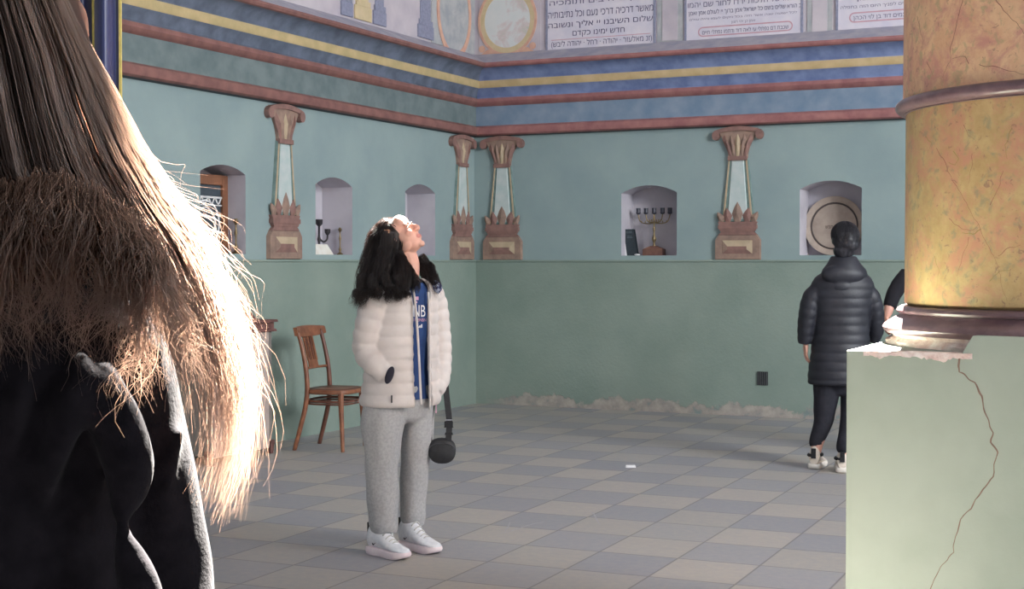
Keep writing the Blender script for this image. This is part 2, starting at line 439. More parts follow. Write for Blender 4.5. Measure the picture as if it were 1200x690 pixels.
# ------------------------------------------------------------------ stucco pilasters on the walls
M_PBRN = mottle('pilaster_brown', alb((120,100,90)), alb((142,118,104)), scale=14, rough=.85)
M_PRED = mottle('pilaster_red_brown', alb((112,86,80)), alb((132,100,92)), scale=14, rough=.85)
M_PLIT = mottle('pilaster_pale_bevel', alb((158,142,118)), alb((170,152,128)), scale=14, rough=.85)
M_PWHT = mottle('pilaster_white_shaft', alb((176,182,180)), alb((160,174,172)), scale=10, rough=.85)
M_PGRN = mottle('pilaster_green_edge', alb((88,108,106)), alb((108,128,124)), scale=14, rough=.85)
def pilaster(fn, s0, s1, z0, z1, label):
    """fn(s, z, out) with out = distance out of the wall"""
    c = (s0 + s1) / 2; W = s1 - s0; Hh = z1 - z0
    P = lambda u, v, o: fn(c + u * W / 2, z0 + v * Hh, o)
    t = empty('wall_pilaster', fn(c, z0, 0), label, 'pilaster', 'painted stucco pilasters along the walls')
    def slab(name, pts, o0, o1, m, inset=0, parent=t):
        bm = B(); n = len(pts); cu = sum(p[0] for p in pts)/n; cv = sum(p[1] for p in pts)/n
        a = [P(u, v, o0) for u, v in pts]
        b = [P(cu + (u-cu)*(1-inset), cv + (v-cv)*(1-inset), o1) for u, v in pts]
        loft(bm, [a, b]); return mk(name, bm, m, parent=parent)
    # plinth block with sunk bevelled panel
    pl = slab('plinth', [(-1,0),(1,0),(1,.148),(.86,.185),(-.86,.185),(-1,.148)], 0, .035, M_PBRN, .03)
    bm = B()
    o = [(-.66,.045),(.66,.045),(.66,.145),(-.66,.145)]; i = [(-.42,.078),(.42,.078),(.42,.1),(-.42,.1)]
    for k in range(4):
        k2 = (k+1) % 4
        f = [P(*o[k], .037), P(*o[k2], .037), P(*i[k2], .046), P(*i[k], .046)]
        face(bm, f, 1 if k == 0 else (2 if k in (1, 2) else 0))
    face(bm, [P(*q, .046) for q in i], 1); loft(bm, [[P(*q, .03) for q in o], [P(*q, .037) for q in o]])
    mk('panel', bm, [M_PBRN, M_PRED, M_PLIT], parent=pl)
    bm = B()
    for v0, v1, w0, w1, th in ((.185,.212,.86,.7,.03),(.212,.232,.74,.8,.036),(.232,.262,.84,.84,.042),(.262,.285,.8,.86,.034)):
        a = [(-w0,v0),(w0,v0),(w1,v1),(-w1,v1)]
        loft(bm, [[P(u,v,0) for u,v in a], [P(u,v,th) for u,v in a]], mi=0)
    mk('torus_moulding', bm, M_PRED, parent=t)
    sh = slab('shaft', [(-.74,.28),(.74,.28),(.44,.765),(-.44,.765)], 0, .022, M_PGRN, .04)
    bm = B()
    for sgn in (-1, 1):
        e = [(sgn*.66,.29),(sgn*.58,.29),(sgn*.335,.755),(sgn*.40,.755)]
        loft(bm, [[P(u,v,.02) for u,v in e], [P(u,v,.027) for u,v in e]])
    mk('edge_line', bm, M_PLIT, parent=sh)
    slab('shaft_face', [(-.45,.3),(.45,.3),(.27,.755),(-.27,.755)], .02, .03, M_PWHT, .1, sh)
    # leaves at the foot of the shaft
    bm = B()
    for u, lean, hh, wd, mi in ((-.72,-.16,.075,.17,0),(.72,.16,.075,.17,0),(-.42,-.06,.105,.2,1),(.42,.06,.105,.2,1),(0,0,.15,.24,0)):
        prof = [(u-wd*.5,.285),(u-wd,.3+hh*.3),(u-wd*.55+lean*.5,.29+hh*.7),(u+lean,.285+hh),(u+wd*.55+lean*.5,.29+hh*.7),(u+wd,.3+hh*.3),(u+wd*.5,.285)]
        ctr = P(u + lean*.3, .285 + hh*.42, .05)
        b0 = [P(a, b, .02) for a, b in prof]; b1 = [P(a, b, .032) for a, b in prof]
        loft(bm, [b0, b1], cap=False, mi=mi)
        for k in range(len(b1)):
            face(bm, [b1[k], b1[(k+1) % len(b1)], ctr], mi)
    bmesh.ops.remove_doubles(bm, verts=bm.verts[:], dist=1e-5)
    mk('leaf_ornament', bm, [M_PBRN, M_PRED], parent=t)
    # capital
    cp = slab('capital', [(-.4,.752),(.4,.752),(.44,.80),(.52,.86),(.70,.91),(.80,.945),(.86,.985),(-.86,.985),(-.80,.945),(-.70,.91),(-.52,.86),(-.44,.80)], 0, .03, M_PBRN, .03)
    bm = B()
    for u0, u1, w, mi in ((-.3,-.58,.1,1),(-.16,-.3,.1,0),(0,0,.12,2),(.16,.3,.1,0),(.3,.58,.1,1)):
        prof = [(u0-w*.5,.775),(u0*.6+u1*.4-w,.84),(u1-w*.9,.9),(u1,.945),(u1+w*.9,.9),(u0*.6+u1*.4+w,.84),(u0+w*.5,.775)]
        ctr = P((u0+u1)/2, .87, .055)
        b1 = [P(a, b, .03) for a, b in prof]
        loft(bm, [[P(a, b, .015) for a, b in prof], b1], cap=False, mi=mi)
        for k in range(len(b1)): face(bm, [b1[k], b1[(k+1) % len(b1)], ctr], mi)
    mk('capital_leaves', bm, [M_PBRN, M_PRED, M_PLIT], parent=cp)
    bm = B()
    loft(bm, [[P(a, b, .0) for a, b in q] for q in ([(-.42,.745),(.42,.745),(.42,.775),(-.42,.775)],)] + [[P(a, b, .042) for a, b in [(-.42,.745),(.42,.745),(.42,.775),(-.42,.775)]]])
    # curved abacus with volutes
    n = 14; top = []; bot = []
    for k in range(n + 1):
        u = -1.0 + 2.0 * k / n; arc = .03 * (1 - u*u)
        top.append((u, .972 + arc)); bot.append((u, .945 + arc*.8))
    q = top + bot[::-1]
    loft(bm, [[P(a, b, .0) for a, b in q], [P(a, b, .045) for a, b in q]])
    for sg in (-1, 1):
        ring = [(sg*.95 + .16*cos(2*pi*k/14), .935 + .036*sin(2*pi*k/14)) for k in range(14)]
        loft(bm, [[P(a, b, .0) for a, b in ring], [P(a, b, .05) for a, b in ring]])
    mk('abacus', bm, M_PRED, parent=cp)
    return t
fL = lambda s, z, o: Vector((XL + o, s, z))
fB = lambda s, z, o: Vector((s, YB - o, z))
zl = ZL + .005
def pilL(x0, x1, lab): pilaster(fL, onX(x0, 303, XL).y, onX(x1, 303, XL).y, zl, ZCB, lab)
def pilB(x0, x1, lab): pilaster(fB, onY(x0, 303, YB).x, onY(x1, 303, YB).x, zl, ZCB, lab)
pilL(312, 350.5, 'stucco pilaster on the left wall between the first and second niche')
pilL(527, 552.5, 'narrow-looking stucco pilaster on the left wall nearest the corner')
pilB(567, 612.5, 'stucco pilaster on the back wall nearest the corner')
pilB(838.5, 892, 'stucco pilaster on the back wall between menorah niche and plate niche')

# ------------------------------------------------------------------ inscriptions and murals of the upper wall
M_INK = plain('faded_inscription_ink', alb((84,80,106)), .9)
M_INK2 = plain('pale_inscription_ink', alb((118,112,132)), .9)
M_PANEL = mottle('inscription_panel_white', alb((182,178,190)), alb((196,190,196)), scale=5, rough=.9)
M_MGREY = mottle('mural_grey_green', alb((138,142,146)), alb((160,160,160)), scale=8, rough=.9)
M_MLINE = plain('mural_blue_grey_line', alb((122,124,142)), .9)
M_MORA = mottle('mural_orange', alb((180,138,122)), alb((192,156,134)), scale=12, rough=.9)
M_MYEL = mottle('mural_yellow', alb((186,168,136)), alb((176,160,126)), scale=12, rough=.9)
M_MPINK = mottle('mural_pink_line', alb((170,130,140)), alb((182,142,150)), scale=12, rough=.9)
def medal_mat():
    m, nt, b = nodes_of('medallion_landscape')
    c = ramp(nt, noise_n(nt, 5, 5, .6, dist=.6), [(.35, alb((184,188,186))), (.5, alb((188,190,188))), (.6, alb((184,172,170))), (.75, alb((160,172,156)))])
    nt.links.new(c, b.inputs['Base Color']); b.inputs['Roughness'].default_value = .9
    return m
M_MEDAL = medal_mat()
def text_mesh(s, pts, name, mat, parent, fn=None):
    """s in visual (left to right) order is reversed from Hebrew reading order; pts: four world corners bl, br, tr, tl"""
    cu = bpy.data.curves.new('t', 'FONT'); cu.body = s; cu.size = 1; cu.resolution_u = 3; cu.fill_mode = 'NONE'
    o = bpy.data.objects.new('t', cu); COL.objects.link(o)
    dg = bpy.context.evaluated_depsgraph_get(); dg.update()
    src = bpy.data.meshes.new_from_object(o.evaluated_get(dg))
    bpy.data.objects.remove(o)
    # fill the glyph outlines contour by contour (contours of one glyph may overlap)
    nb = {}
    for e in src.edges:
        i, j = e.vertices; nb.setdefault(i, []).append(j); nb.setdefault(j, []).append(i)
    seen = set(); lps = []
    for v0 in nb:
        if v0 in seen: continue
        lp = [v0]; seen.add(v0); cur = v0
        while True:
            nx = [j for j in nb[cur] if j not in seen]
            if not nx: break
            cur = nx[0]; seen.add(cur); lp.append(cur)
        lps.append([Vector((src.vertices[i].co.x, src.vertices[i].co.y, 0)) for i in sorted(lp)])
    area = lambda l: sum(p.x*q.y - q.x*p.y for p, q in zip(l, l[1:] + l[:1]))/2
    def inside(p, l):
        c = False
        for a_, b_ in zip(l, l[1:] + l[:1]):
            if (a_.y > p.y) != (b_.y > p.y) and p.x < (b_.x - a_.x)*(p.y - a_.y)/(b_.y - a_.y) + a_.x: c = not c
        return c
    V_, F_ = [], []
    for l in lps:
        sl = area(l) > 0
        if any((area(h) > 0) != sl and inside(l[0], h) for h in lps): continue
        grp = [l] + [h for h in lps if (area(h) > 0) != sl and inside(h[0], l)]
        base_ = len(V_); flat = [p for g in grp for p in g]
        V_ += [tuple(p) for p in flat]
        F_ += [tuple(base_ + i for i in t) for t in tessellate_polygon(grp)]
    me = bpy.data.meshes.new('t'); me.from_pydata(V_, [], F_); me.update(); bpy.data.meshes.remove(src)
    xs = [v.co.x for v in me.vertices]; ys = [v.co.y for v in me.vertices]
    x0, x1, y0, y1 = min(xs), max(xs), min(ys), max(ys)
    bl, br, tr, tl = [Vector(p) for p in pts]
    for v in me.vertices:
        u = (v.co.x - x0) / (x1 - x0); w = (v.co.y - y0) / (y1 - y0)
        v.co = (bl * (1-u) + br * u) * (1-w) + (tl * (1-u) + tr * u) * w
    bm = B(); bm.from_mesh(me); bpy.data.meshes.remove(me)
    return bm
def heb(s): return s[::-1].translate(str.maketrans('()', ')('))
PO = .012
def wallquad(xl, xr, ytl, ybl, o):
    """rectangle on the back wall from pixel columns and left-edge rows"""
    a = onY(xl, ybl, YB - o); c = onY(xl, ytl, YB - o); x1 = onY(xr, ybl, YB - o).x
    return [Vector((a.x, a.y, a.z)), Vector((x1, a.y, a.z)), Vector((x1, a.y, c.z)), Vector((a.x, a.y, c.z))]
def textrow(parent, s, xl, xr, ytl, ybl, m=None):
    q = wallquad(xl, xr, ytl, ybl, PO + .002)
    return mk('lettering', text_mesh(heb(s), q, 'lettering', m, parent), m or M_INK, parent=parent)
def panelB(name, xl, xr, ybot, ztop, label, cat, m=M_PANEL):
    q = wallquad(xl, xr, ybot - 20, ybot, 0)
    x0, x1, z0 = q[0].x, q[1].x, q[0].z
    bm = B(); abox(bm, x0, x1, YB - PO, YB, z0, ztop)
    o = mk(name, bm, m); tag(o, label, cat, 'Hebrew inscription panels of the upper wall')
    bm = B()
    t = .022
    for a in ((x0 - t, x0, z0 - t, ztop), (x1, x1 + t, z0 - t, ztop), (x0, x1, z0 - t, z0)):
        abox(bm, a[0], a[1], YB - PO - .004, YB, a[2], a[3])
    mk('painted_border', bm, M_MLINE, parent=o)
    return o
ZTP = 4.6
p1 = panelB('inscription_panel', 642.5, 766, 60, ZTP, 'white panel of large Hebrew lettering beside the round medallion', 'inscription')
textrow(p1, 'עץ חיים היא למחזיקים', 643, 765, -11, -2)
textrow(p1, 'בה קים לרבים ותומכיה', 644, 766, .5, 9)
textrow(p1, 'מאשר דרכיה דרכי נעם וכל נתיבותיה', 642.5, 765.5, 13.2, 22)
textrow(p1, 'שלום השיבנו יי אליך ונשובה', 642.5, 765, 26.5, 35.5)
textrow(p1, 'חדש ימינו כקדם', 671, 732, 36.3, 44)
textrow(p1, '(זנ מאלעזר ✶ יהודה ✶ רחל ✶ יהודה ליבש)'.replace('✶', '·'), 646, 764, 48.5, 57.5)
bm = B(); q = wallquad(646, 762, 47, 47.7, PO + .002); prism(bm, q, (0, .004, 0)); mk('ruled_line', bm, M_MPINK, parent=p1)
p2 = panelB('inscription_panel', 805, 938.5, 49, ZTP, 'white panel of small Hebrew lettering with a single central cartouche above the pilaster', 'inscription')
textrow(p2, 'עולם ולאמו של כל הלכות היו דוסף', 806, 938, -9, -1.5)
textrow(p2, 'ולאמו של הלכות ירדו לחור שם יהמו', 806, 938, 2.5, 9.5)
textrow(p2, 'ב הורא שלים בשם כל ישראל אמן ברוך יי לעולם אמן ואמן', 807, 939, 13, 20)
textrow(p2, 'לכל ישועה שנה אשר חיה בכל מקום לעמו והיה עולם', 808, 934, 22, 25.5, M_INK2)
textrow(p2, 'אמן כן יהי רצון', 857, 885, 24.5, 28, M_INK2)
textrow(p2, 'שכבת דם נפתלי עי לאה דוד ודתמו נפתלי חיים', 823, 924, 35.5, 40.5)
textrow(p2, 'בן יעקב', 873, 888, 44, 46.5, M_INK2)
def cartouche(parent, xl, xr, yt, yb):
    q = wallquad(xl, xr, yt, yb, PO + .003); x0, x1, z0, z1 = q[0].x, q[1].x, q[0].z, q[2].z
    r = (z1 - z0) / 2; cz = (z0 + z1) / 2; pts = []
    for k in range(13): a = -pi/2 + pi*k/12; pts.append((x1 - r + r*cos(a), cz + r*sin(a)))
    for k in range(13): a = pi/2 + pi*k/12; pts.append((x0 + r + r*cos(a), cz + r*sin(a)))
    bm = B(); n = len(pts)
    mx = (x0 + x1) / 2
    def ins(p, d):
        ax = x1 - r if p[0] > mx else x0 + r
        k = (r - d) / r
        return (ax + (p[0] - ax) * k, cz + (p[1] - cz) * k)
    for i in range(n):
        j = (i + 1) % n
        face(bm, [Vector((a, YB - PO - .003, b)) for a, b in (pts[i], pts[j], ins(pts[j], .011), ins(pts[i], .011))])
    mk('cartouche_outline', bm, M_MPINK, parent=parent)
cartouche(p2, 818, 929, 32, 43.5)
p3 = panelB('inscription_panel', 982.5, 1092, 38.5, ZTP, 'partly hidden white inscription panel against the column', 'inscription')
textrow(p3, 'וכל ישראל עמך', 1000, 1082, -3.5, 2.5)
textrow(p3, 'אלהים נצבים לפניך היום הזה בתפלה', 985, 1090, 7, 12)
textrow(p3, 'שמעו חכמים דוד בן לוי הכהן', 1000, 1085, 18, 25)
cartouche(p3, 995, 1090, 15, 27)
def paintedstrip(xl, xr, ybot, label):
    q = wallquad(xl, xr, ybot - 20, ybot, 0)
    bm = B(); abox(bm, q[0].x, q[1].x, YB - .008, YB, q[0].z, ZTP)
    o = mk('painted_column', bm, M_MGREY); tag(o, label, 'painted column', 'painted columns of the upper wall')
    bm = B(); w = (q[1].x - q[0].x)
    abox(bm, q[0].x + w*.2, q[1].x - w*.2, YB - .013, YB - .008, q[0].z + .07, ZTP)
    mk('painted_field', bm, M_MURAL, parent=o)
paintedstrip(770.5, 800.5, 57, 'grey painted column between the large and small Hebrew panels')
paintedstrip(946, 975.5, 47, 'grey painted column beside the partly hidden inscription panel')
# framed round medallion at the corner
q = wallquad(559.5, 634, 0, 66.5, 0); x0, x1, z0 = q[0].x, q[1].x, q[0].z
cx = onY(595, 25, YB).x; cz = onY(595, 24, YB).z; rx = (onY(630, 25, YB).x - onY(561, 25, YB).x) / 2; rz = rx * 1.08
bm = B(); abox(bm, x0 + .02, x1, YB - .008, YB, z0, ZTP)
med = mk('medallion', bm, M_MURAL); tag(med, 'round painted medallion with orange frame at the wall corner', 'medallion')
def oval(bm, cx, cz, rx, rz, r2, y0, y1, mi=0, fn=None, n=48):
    fn = fn or (lambda a, b, o: Vector((a, YB - o, b)))
    P = [[fn(cx + rx*k*cos(2*pi*i/n), cz + rz*k*sin(2*pi*i/n), y) for i in range(n)] for k, y in ((1, y0), (1, y1), (r2, y1), (r2, y0))]
    loft(bm, P, cap=False, mi=mi)
bm = B(); oval(bm, cx, cz, rx, rz, .92, .006, .016); mk('outer_ring', bm, M_MORA, parent=med)
bm = B(); oval(bm, cx, cz, rx*.92, rz*.92, .84, .006, .013); mk('inner_ring', bm, M_MYEL, parent=med)
bm = B(); bm.faces.new([bm.verts.new((cx + rx*.85*cos(2*pi*i/48), YB - .01, cz + rz*.85*sin(2*pi*i/48))) for i in range(48)]); mk('picture_field', bm, M_MEDAL, parent=med)
bm = B()
for sg in (-1, 1):
    u = cx + sg * rx * .86
    ring = [(u + .035*cos(2*pi*i/12), YB - .012, z0 + .07 + .035*sin(2*pi*i/12)) for i in range(12)]
    prism(bm, ring, (0, -.004, 0))
prism(bm, [(cx - rx*.9, YB - .009, z0 + .015), (cx + rx*.9, YB - .009, z0 + .015), (cx + rx*.7, YB - .009, z0 + .06), (cx - rx*.7, YB - .009, z0 + .06)], (0, -.003, 0))
mk('corner_scroll', bm, M_MORA, parent=med)
# left wall: oval frame, painted columns
def stripL(name, xl, xr, ybl, m, parent=None, o=.008, label=None, cat=None, top=ZTP):
    y0, y1 = onX(xl, ybl, XL).y, onX(xr, ybl, XL).y; z0 = zmur0 + .02
    bm = B(); abox(bm, XL, XL + o, y0, y1, z0, top)
    ob = mk(name, bm, m, parent=parent)
    if label: tag(ob, label, cat, 'painted columns of the upper wall')
    return ob
zmur0 = PROF[-1][1]
y0, y1 = onX(511, 40, XL).y, onX(551, 40, XL).y
zc = onX(530, 14, XL).z
bm = B(); abox(bm, XL, XL + .006, y0 - .1, y1 + .1, zmur0, ZTP)
ov = mk('medallion', bm, M_MGREY); tag(ov, 'tall oval painted medallion on the left wall by the corner', 'medallion')
fo = lambda a, b, o: Vector((XL + o, a, b))
bm = B(); oval(bm, (y0+y1)/2, zc, (y1-y0)/2, .45, .86, .003, .014, fn=fo); mk('outer_ring', bm, M_MORA, parent=ov)
bm = B(); oval(bm, (y0+y1)/2, zc, (y1-y0)/2*.86, .45*.86, .01, .003, .009, fn=fo); mk('picture_field', bm, M_MGREY, parent=ov)
lbls = ['dark painted column shaft, leftmost in the left wall mural', 'yellowish painted column shaft in the left wall mural',
        'blue lattice-like painted column in the left wall mural', 'dark blue painted column beside the tall oval medallion']
for (a, b_, m), lb in zip(((401, 410, M_MLINE), (418, 431, M_MYEL), (439, 449, M_MLINE), (492, 504, M_MLINE)), lbls):
    o = stripL('painted_column', a, b_, 20, m, label=lb, cat='painted column')
    yy0, yy1 = onX(a, 20, XL).y, onX(b_, 20, XL).y; w = (yy1 - yy0)
    bm = B(); abox(bm, XL, XL + .014, yy0 - w*.25, yy1 + w*.25, zmur0 + .02, zmur0 + .14); abox(bm, XL, XL + .018, yy0 - w*.12, yy1 + w*.12, zmur0 + .14, zmur0 + .19)
    mk('column_foot', bm, m, parent=o)

# ------------------------------------------------------------------ things in the niches
M_BRASS = mottle('tarnished_brass', lin((120,104,78)), lin((150,132,100)), scale=30, rough=.42, metal=.8)
M_DKMET = mottle('dark_iron', lin((48,46,50)), lin((66,62,64)), scale=40, rough=.5, metal=.4)
M_WOOD = mottle('brown_door_wood', alb((120,80,58), 1), alb((142,96,70), 1), scale=12, rough=.55)
M_DKGL = plain('dark_glass_panel', lin((70,80,88)), .3)
M_WHITE = plain('white_paint', (.8,.8,.8,1), .6, var=.04)
M_PAPER = plain('white_paper', (.82,.81,.8,1), .8, var=.03)
# niche in the left wall: framed wooden panel with lattice
xf = XL - .165
y0 = N1[0][0] + .004; y1 = onX(268, 260, xf).y; z0 = ZN; z1 = onX(252, 205, xf).z
fp = empty('framed_panel', (xf, (y0+y1)/2, z0), 'brown wooden framed panel with pale lattice standing in the left wall niche', 'panel')
bm = B(); sw = .075
for a in ((y0, y0+sw, z0, z1), (y1-sw, y1, z0, z1), (y0+sw, y1-sw, z0, z0+sw), (y0+sw, y1-sw, z1-sw, z1)):
    abox(bm, xf - .035, xf, a[0], a[1], a[2], a[3])
bevel(bm, .004); mk('frame', bm, M_WOOD, parent=fp)
bm = B(); abox(bm, xf - .03, xf - .02, y0+sw-.01, y1-sw+.01, z0+sw-.01, z1-sw+.01); mk('panel', bm, M_DKGL, parent=fp)
bm = B(); xq = xf - .012; ya, yb_ = y0+sw, y1-sw; zt = z1 - .17; ym = (ya+yb_)/2; hw = (yb_-ya)/2
tube(bm, [Vector((xq, ya, zt)), Vector((xq, yb_, zt))], .008, 6); tube(bm, [Vector((xq, ya, zt-.06)), Vector((xq, yb_, zt-.06))], .006, 6)
for k in range(5):
    a = ya + (yb_-ya)*(k+.5)/5; tube(bm, [Vector((xq, a - hw*.18, zt)), Vector((xq, a, zt-.05)), Vector((xq, a + hw*.18, zt))], .006, 6, steps=7)
for rr, cz_ in ((hw*.85, zt-.2), (hw*.6, zt-.2), (hw*.85, zt-.48), (hw*.5, zt-.48)):
    tube(bm, [Vector((xq, ym + rr*cos(2*pi*k/20), cz_ + rr*sin(2*pi*k/20))) for k in range(21)], .008, 6)
mk('lattice', bm, M_PAPER, parent=fp)
def candlestick(p, h, label, m=M_BRASS, s=1.0):
    t = empty('candlestick', p, label, 'candlestick', 'candlesticks in the left wall niches')
    prof = [(.001,0),(.045,0),(.047,.012),(.04,.02),(.022,.03),(.014,.05),(.02,.07),(.024,.085),(.014,.1),(.009,.13),(.011,.2),(.02,.24),(.013,.27),(.009,.3),(.01,.33)]
    k = h / .40
    bm = B(); lathe(bm, p, [(r*s*k, z*k) for r, z in prof] + [(.001, .33*k)], 20); mk('stem', bm, m, parent=t, smooth=True, angle=50)
    bm = B(); lathe(bm, p + ZV*.33*k, [(.001,0),(.012*s*k,0),(.022*s*k,.03*k),(.034*s*k,.04*k),(.034*s*k,.046*k),(.018*s*k,.046*k),(.02*s*k,.07*k),(.001,.07*k)], 20)
    mk('candle_cup', bm, m, parent=t, smooth=True, angle=50)
cp = onX(276.5, 298, XL - .06); cp.z = ZN + .002
candlestick(Vector((XL - .075, onX(276.5, 298, XL - .075).y, ZN)), .27, 'slim brass candlestick beside the brown framed panel')
candlestick(Vector((XL - .10, onX(398.5, 298, XL - .10).y, ZN)), .235, 'brass candlestick in the second left wall niche beside a white card')
# white card leaning, dark candle lamp behind
a, b_ = onX(370, 299, XL - .06), onX(388.5, 299, XL - .06)
h = onX(378, 286, XL - .06).z - ZN
bm = B(); ya, yb_ = N2[0][0] + .006, b_.y
hexa(bm, [(XL-.05, ya, ZN), (XL-.05, yb_+.02, ZN), (XL-.058, yb_+.02, ZN), (XL-.058, ya, ZN), (XL-.09, ya, ZN+h), (XL-.09, yb_-.02, ZN+h), (XL-.098, yb_-.02, ZN+h), (XL-.098, ya, ZN+h)])
card = mk('card', bm, mottle('printed_card', alb((196,190,178),1.3), alb((206,204,196),1.3), scale=18, rough=.8)); tag(card, 'small white card leaning in the second left wall niche', 'card')
bm = B(); ym = onX(374, 290, XL-.16).y
mpt = Vector((XL - .16, max(ym, N2[0][0] + .1), ZN))
lp = empty('candle_holder', mpt, 'dark iron candle holder standing behind the white card', 'candle holder')
bm = B(); lathe(bm, mpt, [(.001,0),(.05,0),(.05,.012),(.014,.02),(.01,.1),(.016,.13),(.009,.16),(.009,.24),(.03,.26),(.032,.3),(.001,.3)], 18); mk('stand', bm, M_DKMET, parent=lp, smooth=True, angle=50)
bm = B(); tube(bm, [mpt + Vector((0, 0, .14)), mpt + Vector((.01, .05, .11)), mpt + Vector((.02, .09, .13)), mpt + Vector((.02, .1, .17))], .008, 8, steps=12)
lathe(bm, mpt + Vector((.02, .1, .17)), [(.001,0),(.012,0),(.024,.02),(.026,.05),(.001,.05)], 14); mk('side_arm', bm, M_DKMET, parent=lp, smooth=True, angle=50)
# menorah niche
yn = YB + .16
mb = Vector((onY(766.5, 295, yn).x, yn, ZN))
mpx = (yn) / 1700 * 1.02
def mz(y): return onY(766, y, yn).z
def mxx(x): return onY(x, 260, yn).x
men = empty('menorah', mb, 'brass branched menorah with dark cups on a wooden base in the back wall niche', 'menorah')
bm = B(); w = (mxx(778) - mxx(755)) / 2
zt = mz(290.5)
abox(bm, mb.x - w, mb.x + w, yn - .05, yn + .05, ZN, zt - .012)
hexa(bm, [(mb.x - w, yn-.05, zt-.012), (mb.x + w, yn-.05, zt-.012), (mb.x + w, yn+.05, zt-.012), (mb.x - w, yn+.05, zt-.012), (mb.x - w*.3, yn-.02, zt+.02), (mb.x + w*.3, yn-.02, zt+.02), (mb.x + w*.3, yn+.02, zt+.02), (mb.x - w*.3, yn+.02, zt+.02)])
mk('base', bm, mottle('menorah_wood', alb((104,72,62),1), alb((122,86,72),1), scale=20, rough=.5), parent=men)
zc_ = mz(251); zk = mz(258); 
bm = B(); lathe(bm, Vector((mb.x, yn, zt)), [(.001,0),(.022,0),(.012,.03),(.009,.05),(.02,.075),(.022,.09),(.01,.12),(.007,.15),(.013,.19),(.007,.21),(.007, zk - zt),(.012, zk-zt+.005),(.006, zc_-zt),(.001, zc_-zt)], 16)
mk('stem', bm, M_BRASS, parent=men, smooth=True, angle=50)
for xx in (748, 757, 776.3, 785):
    dx = mxx(xx) - mb.x; bm = B()
    zlow = zk - abs(dx) * .16
    tube(bm, [Vector((mb.x, yn, zlow + .0)), Vector((mb.x + dx*.45, yn, zlow - .006)), Vector((mb.x + dx*.85, yn, zlow + .012)), Vector((mb.x + dx, yn, zc_ - .01)), Vector((mb.x + dx, yn, zc_))], .0055, 8, steps=16)
    for k in range(3):
        p = Vector((mb.x + dx*(.3+.25*k), yn, zlow + .012)); ellipsoid(bm, p, (.007,0,0), (0,.007,0), (0,0,.012), 8, 6)
    mk('branch', bm, M_BRASS, parent=men, smooth=True)
for xx in (748, 757, 766.5, 776.3, 785):
    bm = B(); lathe(bm, Vector((mxx(xx), yn, zc_)), [(.001,0),(.014,0),(.024,.012),(.02,.024),(.022,.06),(.018,.06),(.016,.02),(.001,.02)], 16)
    mk('candle_cup', bm, plain('menorah_dark_cup', lin((50,52,64)), .35) if xx == 748 else bpy.data.materials['menorah_dark_cup'], parent=men, smooth=True, angle=50)
# book leaning on the niche jamb
yb0 = YB + .10
bx0, bx1 = onY(733.6, 296, yb0).x, onY(746.8, 296, yb0).x; tx0, tx1 = onY(729.5, 268.5, yb0).x, onY(742, 268.5, yb0).x
bz1 = onY(736, 268.5, yb0).z
bt = empty('book', ((bx0+bx1)/2, yb0, ZN), 'dark book leaning on the side of the menorah niche', 'book')
bm = B(); dth = .05
hexa(bm, [(bx0+.01, yb0, ZN), (bx1, yb0, ZN), (bx1, yb0+.006, ZN), (bx0+.01, yb0+.006, ZN), (tx0+.01, yb0, bz1), (tx1, yb0, bz1), (tx1, yb0+.006, bz1), (tx0+.01, yb0+.006, bz1)])
hexa(bm, [(bx0+.01, yb0+dth, ZN), (bx1, yb0+dth, ZN), (bx1, yb0+.006+dth, ZN), (bx0+.01, yb0+.006+dth, ZN), (tx0+.01, yb0+dth, bz1), (tx1, yb0+dth, bz1), (tx1, yb0+.006+dth, bz1), (tx0+.01, yb0+.006+dth, bz1)])
mk('cover', bm, plain('book_cover_dark', lin((44,54,60)), .5), parent=bt)
bm = B(); hexa(bm, [(bx0-.012, yb0+.0, ZN), (bx0+.011, yb0, ZN), (bx0+.011, yb0+.05, ZN), (bx0-.012, yb0+.05, ZN), (tx0-.012, yb0, bz1-.004), (tx0+.011, yb0, bz1-.004), (tx0+.011, yb0+.05, bz1-.004), (tx0-.012, yb0+.05, bz1-.004)])
mk('page_block', bm, M_PAPER, parent=bt)
bm = B()
for k, (u0, u1, v) in enumerate(((.2,.85,.9),(.2,.85,.85),(.3,.75,.72),(.25,.8,.67))):
    pts = []
    for uu, vv in ((u0,v),(u1,v),(u1,v+.025),(u0,v+.025)):
        pts.append(Vector(((bx0+.01)*(1-vv)*(1-uu) + bx1*(1-vv)*uu + (tx0+.01)*vv*(1-uu) + tx1*vv*uu, yb0-.001, ZN*(1-vv)+bz1*vv)))
    prism(bm, pts, (0, .002, 0))
mk('cover_ornament', bm, plain('book_grey_ornament', lin((92,104,108)), .5), parent=bt)
bm = B(); sx_ = onY(746.5, 298, YB + .02).x
ellipsoid(bm, (sx_, YB + .025, ZN + .008), (.03,0,0), (0,.02,0), (0,0,.009), 12, 6)
sc = mk('paper_scrap', bm, M_PAPER, smooth=True); tag(sc, 'small white crumpled scrap on the sill in front of the dark book', 'scrap')
